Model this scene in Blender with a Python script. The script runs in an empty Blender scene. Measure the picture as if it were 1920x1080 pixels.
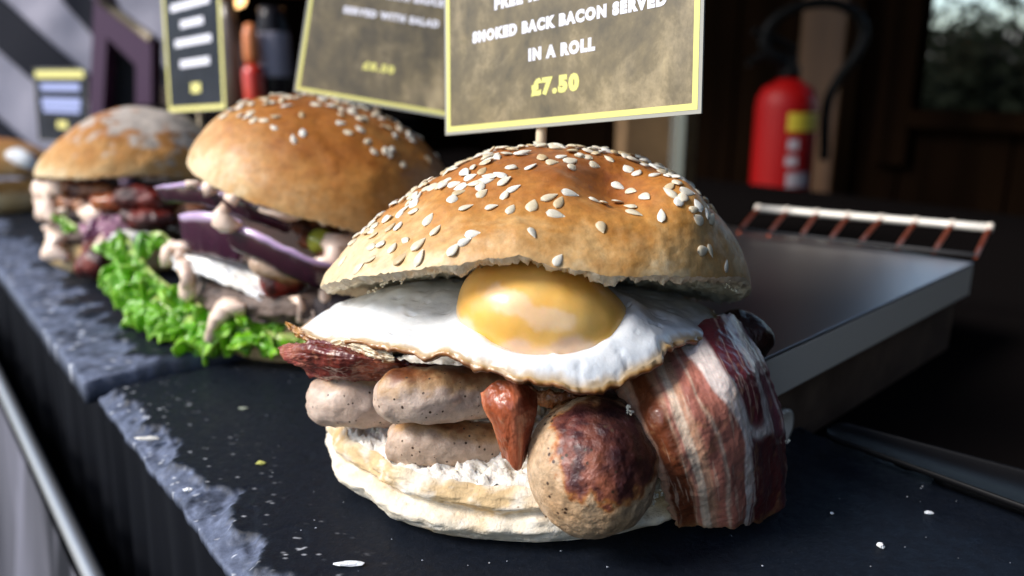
import bpy, math, random
import numpy as np
from mathutils import Vector, Matrix
from mathutils.bvhtree import BVHTree

# ------------------------------------------------------------------ camera, world, sun, exposure
S = 0.01                                   # modelling unit: centimetres
H = 12.0                                   # camera height over the slate (cm)
F_PX = 1500.0
PITCH = math.atan(395 / F_PX)
CP, SP = math.cos(PITCH), math.sin(PITCH)
scene = bpy.context.scene
COL = scene.collection
cam_d = bpy.data.cameras.new("camera")
cam = bpy.data.objects.new("camera", cam_d)
COL.objects.link(cam)
cam.location = (0, 0, H * S)
cam.rotation_euler = (math.pi / 2 - PITCH, 0, 0)
cam_d.sensor_width = 36.0
cam_d.lens = 36.0 * F_PX / 1920
cam_d.clip_start = 0.01
cam_d.clip_end = 2000
cam_d.dof.use_dof = True
cam_d.dof.focus_distance = 0.208
cam_d.dof.aperture_fstop = 8.0
scene.camera = cam

SUN_EL, SUN_AZ = math.radians(40), math.radians(252)      # azimuth clockwise from +Y (the view direction)
world = bpy.data.worlds.new("World")
scene.world = world
world.use_nodes = True
wn = world.node_tree
sky = wn.nodes.new("ShaderNodeTexSky")
sky.sky_type = 'NISHITA'
sky.sun_disc = False
sky.sun_elevation = SUN_EL
sky.sun_rotation = SUN_AZ
wn.links.new(sky.outputs[0], wn.nodes["Background"].inputs[0])
wn.nodes["Background"].inputs[1].default_value = 0.105
sun_d = bpy.data.lights.new("sun", 'SUN')
sun = bpy.data.objects.new("sun", sun_d)
COL.objects.link(sun)
sun_d.energy = 2.15
sun_d.angle = math.radians(22)
sun_d.color = (1.0, 0.95, 0.89)
sd = Vector((math.sin(SUN_AZ) * math.cos(SUN_EL), math.cos(SUN_AZ) * math.cos(SUN_EL), math.sin(SUN_EL)))
sun.rotation_euler = sd.to_track_quat('Z', 'Y').to_euler()
vs = scene.view_settings
vs.view_transform = 'Standard'
vs.look = 'None'
vs.gamma = 1
vs.use_curve_mapping = False
vs.exposure = 1.0
try:
    scene.cycles.max_bounces = 8
    scene.cycles.sample_clamp_indirect = 6
    scene.cycles.caustics_reflective = False
    scene.cycles.caustics_refractive = False
except Exception:
    pass

rng = np.random.default_rng(7)
random.seed(7)
U = np.array([-0.622, 0.783, 0.0])         # along the counter, away to the left
Vv = np.array([0.783, 0.622, 0.0])         # into the stall


def uv(u, v, z=0.0):
    return U * u + Vv * v + np.array([0, 0, z])


def ray(px, py):
    a, b = (px - 960) / F_PX, (540 - py) / F_PX
    return np.array([a, CP + b * SP, -SP + b * CP])


def P(px, py, y):                          # point of the photograph's sight line at depth y (cm)
    d = ray(px, py)
    return np.array([0, 0, H]) + d * (y / d[1])


def PZ(px, py, z=0.0):                     # ... where it meets height z
    d = ray(px, py)
    return np.array([0, 0, H]) + d * ((z - H) / d[2])


# ------------------------------------------------------------------ numpy noise
_perm = np.random.default_rng(3).permutation(512)
_perm = np.concatenate([_perm, _perm, _perm, _perm])
_grad = np.random.default_rng(4).normal(size=(512, 3))
_grad /= np.linalg.norm(_grad, axis=1)[:, None]


def pnoise(p):
    p = np.asarray(p, float)
    i = np.floor(p).astype(int)
    f = p - i
    w = f * f * f * (f * (f * 6 - 15) + 10)
    i &= 511
    out = np.zeros(p.shape[:-1])
    for dx in (0, 1):
        for dy in (0, 1):
            for dz in (0, 1):
                h = _perm[(_perm[(_perm[(i[..., 0] + dx) & 511] + i[..., 1] + dy) & 511] + i[..., 2] + dz) & 511]
                g = _grad[h]
                d = f - np.array([dx, dy, dz])
                ww = (w[..., 0] if dx else 1 - w[..., 0]) * (w[..., 1] if dy else 1 - w[..., 1]) * (w[..., 2] if dz else 1 - w[..., 2])
                out += ww * (g * d).sum(-1)
    return out * 1.5


def fbm(p, scale=1.0, octv=4, seed=0.0, gain=0.5):
    p = np.asarray(p, float) * scale + np.array([seed * 17.3 + 0.31, seed * 7.7 + 0.57, seed * 3.1 + 0.11])
    a, s, t = 1.0, 0.0, 0.0
    for _ in range(octv):
        s = s + a * pnoise(p)
        t += a
        p = p * 2.03 + 5.1
        a *= gain
    return s / t * 1.6


def sstep(a, b, x):
    t = np.clip((x - a) / (b - a), 0, 1)
    return t * t * (3 - 2 * t)


def lin(r, g, b, k=1.0):
    c = np.array([r, g, b]) / 255.0
    return np.where(c <= 0.04045, c / 12.92, ((c + 0.055) / 1.055) ** 2.4) * k


def mixc(a, b, t):
    t = np.asarray(t)[..., None]
    return a * (1 - t) + b * t


def rotm(yaw=0, pit=0, rol=0):
    return np.array(Matrix.Rotation(math.radians(yaw), 3, 'Z') @ Matrix.Rotation(math.radians(pit), 3, 'X') @ Matrix.Rotation(math.radians(rol), 3, 'Y'))


# ------------------------------------------------------------------ materials
def new_mat(name, base=(0.5, 0.5, 0.5), rough=0.5, metal=0.0, coat=0.0, sss=0.0, sss_r=(1, .5, .3), sss_scale=0.15, spec=0.5, coat_rough=0.1):
    m = bpy.data.materials.new(name)
    m.use_nodes = True
    b = m.node_tree.nodes["Principled BSDF"]
    b.inputs["Base Color"].default_value = (*base, 1)
    b.inputs["Roughness"].default_value = rough
    b.inputs["Metallic"].default_value = metal
    b.inputs["Coat Weight"].default_value = coat
    b.inputs["Coat Roughness"].default_value = coat_rough
    b.inputs["Specular IOR Level"].default_value = spec
    if sss:
        b.inputs["Subsurface Weight"].default_value = sss
        b.inputs["Subsurface Radius"].default_value = sss_r
        b.inputs["Subsurface Scale"].default_value = sss_scale * S
    return m


def coords(m):
    nt = m.node_tree
    n = nt.nodes.get("cm_coords")
    if n is None:
        tc = nt.nodes.new("ShaderNodeTexCoord")
        n = nt.nodes.new("ShaderNodeVectorMath")
        n.operation = 'SCALE'
        n.name = "cm_coords"
        n.inputs["Scale"].default_value = 1 / S
        nt.links.new(tc.outputs["Object"], n.inputs[0])
    return n.outputs[0]


def noise(m, scale, detail=3, rough=0.55, dist=0.0, stretch=None):
    nt = m.node_tree
    t = nt.nodes.new("ShaderNodeTexNoise")
    t.inputs["Scale"].default_value = scale
    t.inputs["Detail"].default_value = detail
    t.inputs["Roughness"].default_value = rough
    t.inputs["Distortion"].default_value = dist
    c = coords(m)
    if stretch:
        mp = nt.nodes.new("ShaderNodeMapping")
        mp.inputs["Scale"].default_value = stretch
        nt.links.new(c, mp.inputs[0])
        c = mp.outputs[0]
    nt.links.new(c, t.inputs["Vector"])
    return t.outputs[0]


def voro(m, scale):
    nt = m.node_tree
    t = nt.nodes.new("ShaderNodeTexVoronoi")
    t.inputs["Scale"].default_value = scale
    nt.links.new(coords(m), t.inputs["Vector"])
    return t.outputs["Distance"]


def ramp(m, fac, stops):
    nt = m.node_tree
    r = nt.nodes.new("ShaderNodeValToRGB")
    els = r.color_ramp.elements
    while len(els) < len(stops):
        els.new(0.5)
    for e, (p, c) in zip(els, stops):
        e.position = p
        c = (c, c, c) if isinstance(c, (int, float)) else c
        e.color = (*c, 1)
    nt.links.new(fac, r.inputs[0])
    return r.outputs[0]


def mix(m, fac, a, b, blend='MIX'):
    nt = m.node_tree
    x = nt.nodes.new("ShaderNodeMix")
    x.data_type = 'RGBA'
    x.blend_type = blend
    for sock, val in ((x.inputs[0], fac), (x.inputs[6], a), (x.inputs[7], b)):
        if hasattr(val, "is_output"):
            nt.links.new(val, sock)
        elif isinstance(val, (int, float)):
            sock.default_value = val
        else:
            sock.default_value = (*val, 1)
    return x.outputs[2]


def attr(m, name="col"):
    a = m.node_tree.nodes.new("ShaderNodeAttribute")
    a.attribute_name = name
    return a.outputs["Color"]


def link(m, sock, inp):
    b = m.node_tree.nodes["Principled BSDF"]
    m.node_tree.links.new(sock, b.inputs[inp])


def bump(m, height, strength=0.3, dist=0.05):
    nt = m.node_tree
    bn = nt.nodes.new("ShaderNodeBump")
    bn.inputs["Strength"].default_value = strength
    bn.inputs["Distance"].default_value = dist * S
    b = nt.nodes["Principled BSDF"]
    if b.inputs["Normal"].is_linked:
        nt.links.new(b.inputs["Normal"].links[0].from_socket, bn.inputs["Normal"])
    nt.links.new(height, bn.inputs["Height"])
    nt.links.new(bn.outputs[0], b.inputs["Normal"])


def food(name, rough=0.5, coat=0.0, sss=0.0, bumps=((8, .3, .05),), vary=0.25, vscale=6.0, speck=0.0, speck_scale=7.0, sss_r=(1, .45, .25), rough_var=0.0, coat_rough=0.15, sss_scale=0.15, speck_col=(0.06, 0.03, 0.015), spec=0.5):
    """A food surface: albedo from the mesh's own colour layer, broken up by fine noise."""
    m = new_mat(name, rough=rough, coat=coat, sss=sss, sss_r=sss_r, coat_rough=coat_rough, sss_scale=sss_scale, spec=spec)
    c = attr(m)
    if vary:
        c = mix(m, 1.0, c, ramp(m, noise(m, vscale, 5, 0.65), [(0.25, 1 - vary), (0.75, 1 + vary * 0.35)]), 'MULTIPLY')
    if speck:
        msk = ramp(m, voro(m, speck_scale), [(0.0, 1.0), (speck, 1.0), (speck + 0.05, 0.0)])
        gate = ramp(m, noise(m, speck_scale * 0.35, 2), [(0.5, 0.0), (0.56, 1.0)])
        msk = mix(m, 1.0, msk, gate, 'MULTIPLY')
        c = mix(m, msk, c, speck_col)
    link(m, c, "Base Color")
    if rough_var:
        link(m, ramp(m, noise(m, vscale * 0.7, 4), [(0.3, rough - rough_var), (0.7, rough + rough_var)]), "Roughness")
    for sc, st, di in bumps:
        bump(m, noise(m, sc, 4, 0.6), st, di)
    return m


# ------------------------------------------------------------------ object helpers
def tag(o, label=None, cat=None, group=None, kind=None):
    if label: o["label"] = label
    if cat: o["category"] = cat
    if group: o["group"] = group
    if kind: o["kind"] = kind
    return o


def thing(name, loc, label, cat, group=None):
    o = bpy.data.objects.new(name, None)
    COL.objects.link(o)
    o.empty_display_size = 0.01
    o.location = Vector(loc) * S
    return tag(o, label, cat, group)


def org(parent):
    """Origin in cm of the top-level thing a part belongs to."""
    if parent is None:
        return np.zeros(3)
    while parent.parent:
        parent = parent.parent
    return np.array(parent.location) / S


def mk(name, V, F, mat, parent=None, col=None, smooth=True, at=None):
    """One mesh object; V in world cm. 'at' puts its origin somewhere (top-level meshes)."""
    V = np.asarray(V, float)
    o0 = org(parent) if at is None else np.asarray(at, float)
    me = bpy.data.meshes.new(name)
    F = F.tolist() if isinstance(F, np.ndarray) else F
    me.from_pydata(((V - o0) * S).tolist(), [], F)
    if smooth:
        me.polygons.foreach_set("use_smooth", np.ones(len(me.polygons), bool))
    if col is not None:
        a = me.attributes.new("col", 'FLOAT_COLOR', 'POINT')
        c = np.ones((len(V), 4), np.float32)
        c[:, :3] = np.broadcast_to(np.clip(col, 0, 1), (len(V), 3))
        a.data.foreach_set("color", c.ravel())
    me.update()
    if mat: me.materials.append(mat)
    o = bpy.data.objects.new(name, me)
    COL.objects.link(o)
    if parent is not None:
        o.parent = parent
    else:
        o.location = Vector(o0) * S
    return o


def quads(n, m, wu=False, wv=False):
    i = np.arange(n if wu else n - 1)
    j = np.arange(m if wv else m - 1)
    I, J = np.meshgrid(i, j, indexing='ij')
    a = I * m + J
    b = ((I + 1) % n) * m + J
    c = ((I + 1) % n) * m + (J + 1) % m
    d = I * m + (J + 1) % m
    return np.stack([a, b, c, d], -1).reshape(-1, 4)


def vnormals(V, F):
    n = np.zeros_like(V)
    fn = np.cross(V[F[:, 2]] - V[F[:, 0]], V[F[:, 3]] - V[F[:, 1]])
    for k in range(4):
        np.add.at(n, F[:, k], fn)
    return n / (np.linalg.norm(n, axis=1)[:, None] + 1e-12)


def box_vf(c, ex, ey, ez, sx, sy, sz):
    """Box centred at c with half sizes along three axes."""
    c = np.asarray(c, float)
    V = []
    for k in (-1, 1):
        for j in (-1, 1):
            for i in (-1, 1):
                V.append(c + np.asarray(ex) * sx * i + np.asarray(ey) * sy * j + np.asarray(ez) * sz * k)
    F = [[0, 2, 3, 1], [4, 5, 7, 6], [0, 1, 5, 4], [2, 6, 7, 3], [0, 4, 6, 2], [1, 3, 7, 5]]
    return np.array(V), F


EX, EY, EZ = np.eye(3)


def bevel(o, w=0.1, seg=2):
    md = o.modifiers.new("bevel", 'BEVEL')
    md.width = w * S
    md.segments = seg
    md.limit_method = 'ANGLE'
    return o


def box(name, c, sx, sy, sz, mat, parent=None, ex=EX, ey=EY, ez=EZ, bv=0.1, at=None):
    V, F = box_vf(c, ex, ey, ez, sx, sy, sz)
    o = mk(name, V, F, mat, parent, smooth=False, at=at)
    if bv: bevel(o, bv)
    return o


def catmull(pts, n):
    pts = np.asarray(pts, float)
    k = len(pts)
    q = np.concatenate([[2 * pts[0] - pts[1]], pts, [2 * pts[-1] - pts[-2]]])
    t = np.linspace(0, k - 1, n)
    i = np.minimum(t.astype(int), k - 2)
    f = (t - i).reshape((-1,) + (1,) * (pts.ndim - 1))
    p0, p1, p2, p3 = q[i], q[i + 1], q[i + 2], q[i + 3]
    return 0.5 * (2 * p1 + (p2 - p0) * f + (2 * p0 - 5 * p1 + 4 * p2 - p3) * f ** 2 + (3 * p1 - p0 - 3 * p2 + p3) * f ** 3)


def frames(C):
    T = np.gradient(C, axis=0)
    T /= np.linalg.norm(T, axis=1)[:, None]
    up = EZ if abs(T[0] @ EZ) < 0.9 else EY
    A, B = np.zeros_like(T), np.zeros_like(T)
    a = up - T[0] * (up @ T[0])
    for i in range(len(T)):
        a = a - T[i] * (a @ T[i])
        a /= np.linalg.norm(a)
        A[i] = a
        B[i] = np.cross(T[i], a)
    return T, A, B


def tube(name, pts, r, mat, parent=None, n=40, k=12, col=None, at=None, cap=True):
    C = catmull(pts, n) if len(pts) > 2 else np.linspace(pts[0], pts[1], max(2, n))
    T, A, B = frames(C)
    rr = np.broadcast_to(np.asarray(r, float), (len(C),)) if np.ndim(r) < 1 or len(np.atleast_1d(r)) == len(C) else np.interp(np.linspace(0, 1, len(C)), np.linspace(0, 1, len(r)), r)
    an = np.linspace(0, 2 * np.pi, k, endpoint=False)
    V = C[:, None] + rr[:, None, None] * (np.cos(an)[None, :, None] * A[:, None] + np.sin(an)[None, :, None] * B[:, None])
    F = quads(len(C), k, False, True).tolist()
    if cap:
        F += [list(range(k))[::-1], [(len(C) - 1) * k + j for j in range(k)]]
    return mk(name, V.reshape(-1, 3), F, mat, parent, col=col, at=at)


def lathe(name, prof, c, mat, parent=None, k=48, col=None, ex=EX, ey=EY, ez=EZ, at=None):
    prof = np.asarray(prof, float)
    an = np.linspace(0, 2 * np.pi, k, endpoint=False)
    V = np.asarray(c) + prof[:, 0, None, None] * (np.cos(an)[None, :, None] * ex + np.sin(an)[None, :, None] * ey) + prof[:, 1, None, None] * np.asarray(ez)
    n = len(prof)
    F = quads(n, k, False, True)[:, ::-1].tolist()
    F += [list(range(k))[::-1], [(n - 1) * k + j for j in range(k)]]
    return mk(name, V.reshape(-1, 3), F, mat, parent, col=col, at=at)


def sausage(name, axis, r, mat, parent, colfn, n=90, k=64, flat=1.0, lump=0.05, cap=1.0, seed=0, cuts=(0, 0)):
    """Closed capsule along a curve; flat squashes it upward, lump is the surface unevenness."""
    C = catmull(axis, n) if len(axis) > 2 else np.linspace(axis[0], axis[1], n)
    seg = np.r_[0, np.cumsum(np.linalg.norm(np.diff(C, axis=0), axis=1))]
    L = seg[-1]
    w = 0.5 - 0.5 * np.cos(np.linspace(0, np.pi, n))                 # rings crowd at the ends
    C = np.stack([np.interp(w * L, seg, C[:, i]) for i in range(3)], 1)
    T, A, B = frames(C)
    e = np.minimum(w, 1 - w) * L
    capl = r * cap
    prof = np.where(e < capl, np.sqrt(np.clip(1 - (1 - e / capl) ** 2, 0, 1)), 1.0)
    for side, ct in ((0, cuts[0]), (1, cuts[1])):
        if ct:
            ee = (w if side == 0 else 1 - w) * L
            sel = ee < capl * 1.2
            prof = np.where(sel, np.clip(np.sqrt(np.clip(1 - (1 - np.clip(ee / (capl * ct), 0, 1)) ** 4, 0, 1)), 0, 1), prof)
    an = np.linspace(0, 2 * np.pi, k, endpoint=False)
    ca, sa = np.cos(an), np.sin(an)
    rr = r * prof[:, None]
    dirs = ca[None, :, None] * A[:, None] * flat + sa[None, :, None] * B[:, None]
    V = (C[:, None] + rr[..., None] * dirs).reshape(-1, 3)
    F = quads(n, k, False, True)
    N = -vnormals(V, F)
    N *= np.sign((N * (V - np.repeat(C, k, 0))).sum(1) + 1e-9)[:, None]
    V = V + N * (lump * fbm(V, 0.75, 3, seed) + lump * 0.35 * fbm(V, 3.0, 3, seed + 5))[:, None]
    col = colfn(V, N)
    Fl = F[:, ::-1].tolist() + [list(range(k)), [(n - 1) * k + j for j in range(k)][::-1]]
    return mk(name, V, Fl, mat, parent, col=col)


def sheet(name, rows, thick, mat, parent, colfn, nu=160, nv=120, rip=0.05, rs=1.0, seed=0, edge=0.0, fold=None):
    """Closed thin sheet through a grid of points. rows[t][s] of xyz; colfn(s, t, V)."""
    G = np.array(rows, float)
    G = catmull(G, nv)                                   # along t
    G = catmull(np.swapaxes(G, 0, 1), nu)                # [s][t]
    s = np.linspace(0, 1, nu)[:, None] * np.ones((1, nv))
    t = np.ones((nu, 1)) * np.linspace(0, 1, nv)[None]
    V = G.reshape(-1, 3)
    F = quads(nu, nv)
    N = vnormals(V, F)
    toc = np.array([0, 0, H]) - V
    if (N * toc).sum() < 0:
        N = -N
        flip = True
    else:
        flip = False
    if edge:                                             # ragged outline
        du = np.gradient(G, axis=0).reshape(-1, 3)
        dv = np.gradient(G, axis=1).reshape(-1, 3)
        du /= np.linalg.norm(du, axis=1)[:, None] + 1e-9
        dv /= np.linalg.norm(dv, axis=1)[:, None] + 1e-9
        ws = (np.exp(-s / 0.05) - np.exp(-(1 - s) / 0.05)).ravel()
        wt = (np.exp(-t / 0.05) - np.exp(-(1 - t) / 0.05)).ravel()
        nz = fbm(V, 2.5, 4, seed + 2) * edge
        V = V + du * (ws * nz)[:, None] + dv * (wt * nz)[:, None]
    off = rip * fbm(np.stack([s * 3, t * 3, 0 * s], -1).reshape(-1, 3), rs, 4, seed) + 0.25 * rip * fbm(V, 4.0, 3, seed + 1)
    if fold is not None:
        off = off + fold(s.ravel(), t.ravel())
    V = V + N * off[:, None]
    ed = np.minimum(np.minimum(s, 1 - s) * nu, np.minimum(t, 1 - t) * nv).ravel()
    th = thick * np.sqrt(np.clip(1 - (1 - np.clip(ed / 5, 0, 1)) ** 2, 0.03, 1))
    V2 = np.concatenate([V + N * (th / 2)[:, None], V - N * (th / 2)[:, None]])
    n = len(V)
    Ft = F if not flip else F[:, ::-1]
    bnd = list(range(0, nv)) + [i * nv + nv - 1 for i in range(1, nu)] + [(nu - 1) * nv + j for j in range(nv - 2, -1, -1)] + [i * nv for i in range(nu - 2, 0, -1)]
    bnd = np.array(bnd)
    nx = np.roll(bnd, -1)
    side = np.stack([bnd, nx, nx + n, bnd + n], -1)
    if not flip:
        side = side[:, ::-1]
    F2 = np.concatenate([Ft, Ft[:, ::-1] + n, side])
    c = colfn(s.ravel(), t.ravel(), V)
    return mk(name, V2, F2, mat, parent, col=np.concatenate([c, c * 0.95]))


_mb = [0]


def blobs(name, items, mat, parent, col, res=0.12, stiff=2.0):
    """Melted-together drops of sauce: items = (xyz cm, radius cm)."""
    _mb[0] += 1
    mb = bpy.data.metaballs.new("drops%d" % _mb[0])
    mb.resolution = res * S
    mb.render_resolution = res * S
    mb.threshold = 0.3
    o0 = org(parent)
    for p, r in items:
        e = mb.elements.new()
        e.co = Vector((np.asarray(p) - o0) * S)
        e.radius = r * S * 1.32
        e.stiffness = stiff
    ob = bpy.data.objects.new("drops%d_" % _mb[0] + chr(97 + _mb[0] % 26), mb)
    COL.objects.link(ob)
    bpy.context.view_layer.update()
    dg = bpy.context.evaluated_depsgraph_get()
    me = bpy.data.meshes.new_from_object(ob.evaluated_get(dg))
    bpy.data.objects.remove(ob)
    bpy.data.metaballs.remove(mb)
    V = np.empty(len(me.vertices) * 3)
    me.vertices.foreach_get("co", V)
    V = V.reshape(-1, 3) / S + o0
    F = [list(p.vertices) for p in me.polygons]
    bpy.data.meshes.remove(me)
    lab = np.arange(len(V))
    E_ = np.array([(f[i], f[(i + 1) % len(f)]) for f in F for i in range(len(f))])
    while True:                                          # label connected drops
        new = lab.copy()
        np.minimum.at(new, E_[:, 0], lab[E_[:, 1]])
        np.minimum.at(new, E_[:, 1], lab[E_[:, 0]])
        new = new[new]
        if (new == lab).all(): break
        lab = new
    for k in np.unique(lab):                             # every separate drop is a part of its own
        idx = np.where(lab == k)[0]
        if len(idx) < 8: continue
        mp = {int(i): j for j, i in enumerate(idx)}
        mk(name, V[idx], [[mp[i] for i in f] for f in F if lab[f[0]] == k], mat, parent, col=col)


# ------------------------------------------------------------------ bread
def bun_top(parent, c, rx, ry, h, R, seed, pq, crust_mat, crumb_mat, dents=(), rimfn=None, colfn=None, n=640, m=130, torn=0.06, conc=0.55, lumps=0.06):
    """Domed crust with a torn lower rim; the crumb closes it from below. Returns (crust, V, F)."""
    ph = np.linspace(0, 2 * np.pi, n, endpoint=False)[:, None]
    sq = np.linspace(0, 1, m)[None, :]
    rho = np.sin(sq * np.pi / 2) ** 0.9
    pp, qq = pq(ph)
    z = h * np.clip(1 - rho ** pp, 0, 1) ** qq
    x = rx * rho * np.cos(ph)
    y = ry * rho * np.sin(ph)
    L = np.stack([x + 0 * z, y + 0 * z, z], -1).reshape(-1, 3)
    F = quads(n, m, True, False)
    N = vnormals(L, F)
    if N[:, 2].sum() < 0:
        N, Fd = -N, F[:, ::-1]
    else:
        Fd = F
    rho_f = np.broadcast_to(rho, (n, m)).reshape(-1)
    phf = np.broadcast_to(ph, (n, m)).reshape(-1)
    d = lumps * 1.6 * fbm(L, 0.28, 3, seed) + lumps * 0.5 * fbm(L, 1.1, 3, seed + 1) + lumps * 0.10 * fbm(L, 4.5, 3, seed + 2)
    for (p, sg, am) in dents:
        d = d + am * np.exp(-((L - np.asarray(p)) ** 2).sum(1) / (2 * sg * sg))
    L0 = L.copy()
    L = L + N * (d * sstep(0, 0.05, 1.02 - rho_f))[:, None]
    rimw = sstep(0.80, 1.0, rho_f)
    dz = rimfn(phf) if rimfn else 0.0
    ring = np.stack([np.cos(phf) * rx, np.sin(phf) * ry, 0 * phf], -1)
    rag = torn * (fbm(ring, 2.2, 4, seed + 3) * 0.9 + fbm(ring, 6.0, 4, seed + 4, 0.7) * 1.1)
    L[:, 2] += rimw ** 2 * dz + np.exp(-np.maximum(L0[:, 2], 0) / 0.10) * rag
    W = L @ R.T + np.asarray(c)
    colr = colfn(L0, rho_f, phf, N)
    apex = None
    crust = mk("top_bun", W, Fd, crust_mat, parent, col=colr)
    # crumb underneath
    m2 = 60
    rim = L.reshape(n, m, 3)[:, -1]
    q = np.linspace(0, 1, m2)[None, :, None]
    fall = np.minimum(q / 0.03, 1.0)
    K = rim[:, None, :] * np.array([1, 1, 0]) * (1 - q) + rim[:, None, :] * np.array([0, 0, 1]) * (1 - q)
    K = K.copy()
    K[..., 2] += conc * np.sin(np.clip(q[..., 0], 0, 1) * np.pi / 2) - 0.10 * np.sin(np.clip(q[..., 0] / 0.10, 0, 1) * np.pi)
    Kf = K.reshape(-1, 3)
    qf = np.broadcast_to(q[..., 0], (n, m2)).reshape(-1)
    Kf[:, 2] += (0.20 * fbm(Kf, 2.6, 4, seed + 8) + 0.10 * fbm(Kf, 9, 2, seed + 9)) * sstep(0, 0.03, qf)
    Wk = Kf @ R.T + np.asarray(c)
    kc = mixc(lin(226, 205, 168), lin(240, 228, 205), 0.5 + 0.5 * fbm(Kf, 3, 3, seed))
    mk("crumb", Wk, quads(n, m2, True, False)[:, ::-1] if Fd is F else quads(n, m2, True, False), crumb_mat, crust, col=kc)
    return crust, W, Fd


def bun_bottom(parent, c, rx, ry, prof, seed, crust_mat, crumb_mat, colfn, n=360, crease=(0, 0), lump=0.10, m=70, top_drop=0.15, name="bottom_bun"):
    prof = np.asarray(prof, float)
    ph = np.linspace(0, 2 * np.pi, n, endpoint=False)
    pr = catmull(np.c_[prof, np.zeros(len(prof))], m)[:, :2]
    rr, zz = pr[:, 0][None], pr[:, 1][None]
    L = np.stack([rr * rx * np.cos(ph)[:, None], rr * ry * np.sin(ph)[:, None], zz + 0 * ph[:, None]], -1).reshape(-1, 3)
    zf = L[:, 2].copy()
    out = np.stack([np.cos(np.repeat(ph, m)), np.sin(np.repeat(ph, m)), 0 * np.repeat(ph, m)], -1)
    d = lump * 1.3 * fbm(L, 0.45, 3, seed) + lump * 0.5 * fbm(L * np.array([1, 1, 2.2]), 1.3, 3, seed + 1) + lump * 0.30 * fbm(L * np.array([1, 1, 2.0]), 2.6, 5, seed + 2)
    if crease[1]:
        zc = crease[0] + 0.30 * fbm(np.stack([np.cos(np.repeat(ph, m)) * 3, np.sin(np.repeat(ph, m)) * 3, 0 * zf], -1), 0.7, 3, seed + 3)
        amp = crease[1] * (0.55 + 0.45 * np.tanh(2 * fbm(out * 3, 0.6, 2, seed + 4) + 0.5))
        d = d - amp * np.exp(-((zf - zc) / 0.11) ** 2) + amp * 0.35 * np.exp(-((zf - zc + 0.3) / 0.2) ** 2)
    L = L + out * (d * sstep(0, 0.15, zf + 0.02))[:, None]
    rimw = sstep(prof[-1][1] - 0.35, prof[-1][1], zf)
    L[:, 2] += rimw * (0.10 * fbm(out * 6, 1.6, 4, seed + 5))
    W = L + np.asarray(c)
    F = quads(n, m, True, False)
    b = mk(name, W, F, crust_mat, parent, col=colfn(L, zf, np.repeat(ph, m)))
    if crumb_mat is None:
        return b
    m2 = 90
    rim = L.reshape(n, m, 3)[:, -1]
    q = np.linspace(0, 1, m2)[None, :, None]
    K = rim[:, None] * np.array([1, 1, 0]) * (1 - q) + rim[:, None] * np.array([0, 0, 1]) * (1 - q) + np.array([0, 0, 1]) * q * (prof[-1][1] - top_drop)
    Kf = K.reshape(-1, 3).copy()
    qf = np.broadcast_to(q[..., 0], (n, m2)).reshape(-1)
    Kf[:, 2] += (0.16 * fbm(Kf, 1.8, 3, seed + 8) + 0.26 * np.abs(fbm(Kf, 4.5, 3, seed + 9)) + 0.10 * fbm(Kf, 14, 2, seed + 10)) * sstep(0, 0.02, qf) - 0.08 * sstep(0.10, 0.0, qf) * (top_drop < -0.4) + (top_drop < -0.4) * 0.20 * np.abs(fbm(Kf, 3.0, 4, seed + 12)) * sstep(0.25, 0.02, qf)
    kc = mixc(lin(228, 218, 200), lin(250, 246, 240), 0.5 + 0.8 * fbm(Kf, 4, 3, seed))
    mk("crumb", Kf + np.asarray(c), quads(n, m2, True, False), crumb_mat, b, col=kc)
    return b


# sesame seed: one teardrop mesh shared by all
def seed_mesh(mat):
    n, k = 9, 10
    V, t = [], np.linspace(0, 1, n)
    for i, a in enumerate(t):
        w = 0.128 * math.sin(math.pi * a ** 0.72) ** 0.75 * (1 - 0.12 * a) if 0 < a < 1 else 0.004
        for j in range(k):
            an = 2 * math.pi * j / k
            V.append(((a - 0.45) * 0.37, w * math.cos(an), 0.40 * w * math.sin(an) * (1 if math.sin(an) > 0 else 0.6)))
    F = quads(n, k, False, True)[:, ::-1].tolist() + [list(range(k)), [(n - 1) * k + j for j in range(k)][::-1]]
    me = bpy.data.meshes.new("sesame_seed")
    me.from_pydata((np.array(V) * S).tolist(), [], F)
    me.polygons.foreach_set("use_smooth", np.ones(len(me.polygons), bool))
    me.materials.append(mat)
    return me


def put_seed(me, bun, pos, nrm, ang, sc, tilt, lift=0.012):
    root0 = org(bun)
    n = Vector(nrm).normalized()
    tx = Vector((1, 0, 0)) - n * n.x
    tx.normalize()
    ty = n.cross(tx)
    d = tx * math.cos(ang) + ty * math.sin(ang)
    n2 = (n + d * tilt + d.cross(n) * random.uniform(-.25, .25)).normalized()
    d = (d - n2 * d.dot(n2)).normalized()
    M = Matrix((d, n2.cross(d), n2)).transposed().to_4x4()
    o = bpy.data.objects.new("sesame_seed", me)
    COL.objects.link(o)
    o.parent = bun
    M.translation = (Vector(pos) + n * lift - Vector(root0)) * S
    o.matrix_local = M @ Matrix.Diagonal((sc * random.uniform(.82, 1.12), sc * random.uniform(.78, 1.15), sc * random.uniform(.7, 1.05), 1))
    return o


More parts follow.
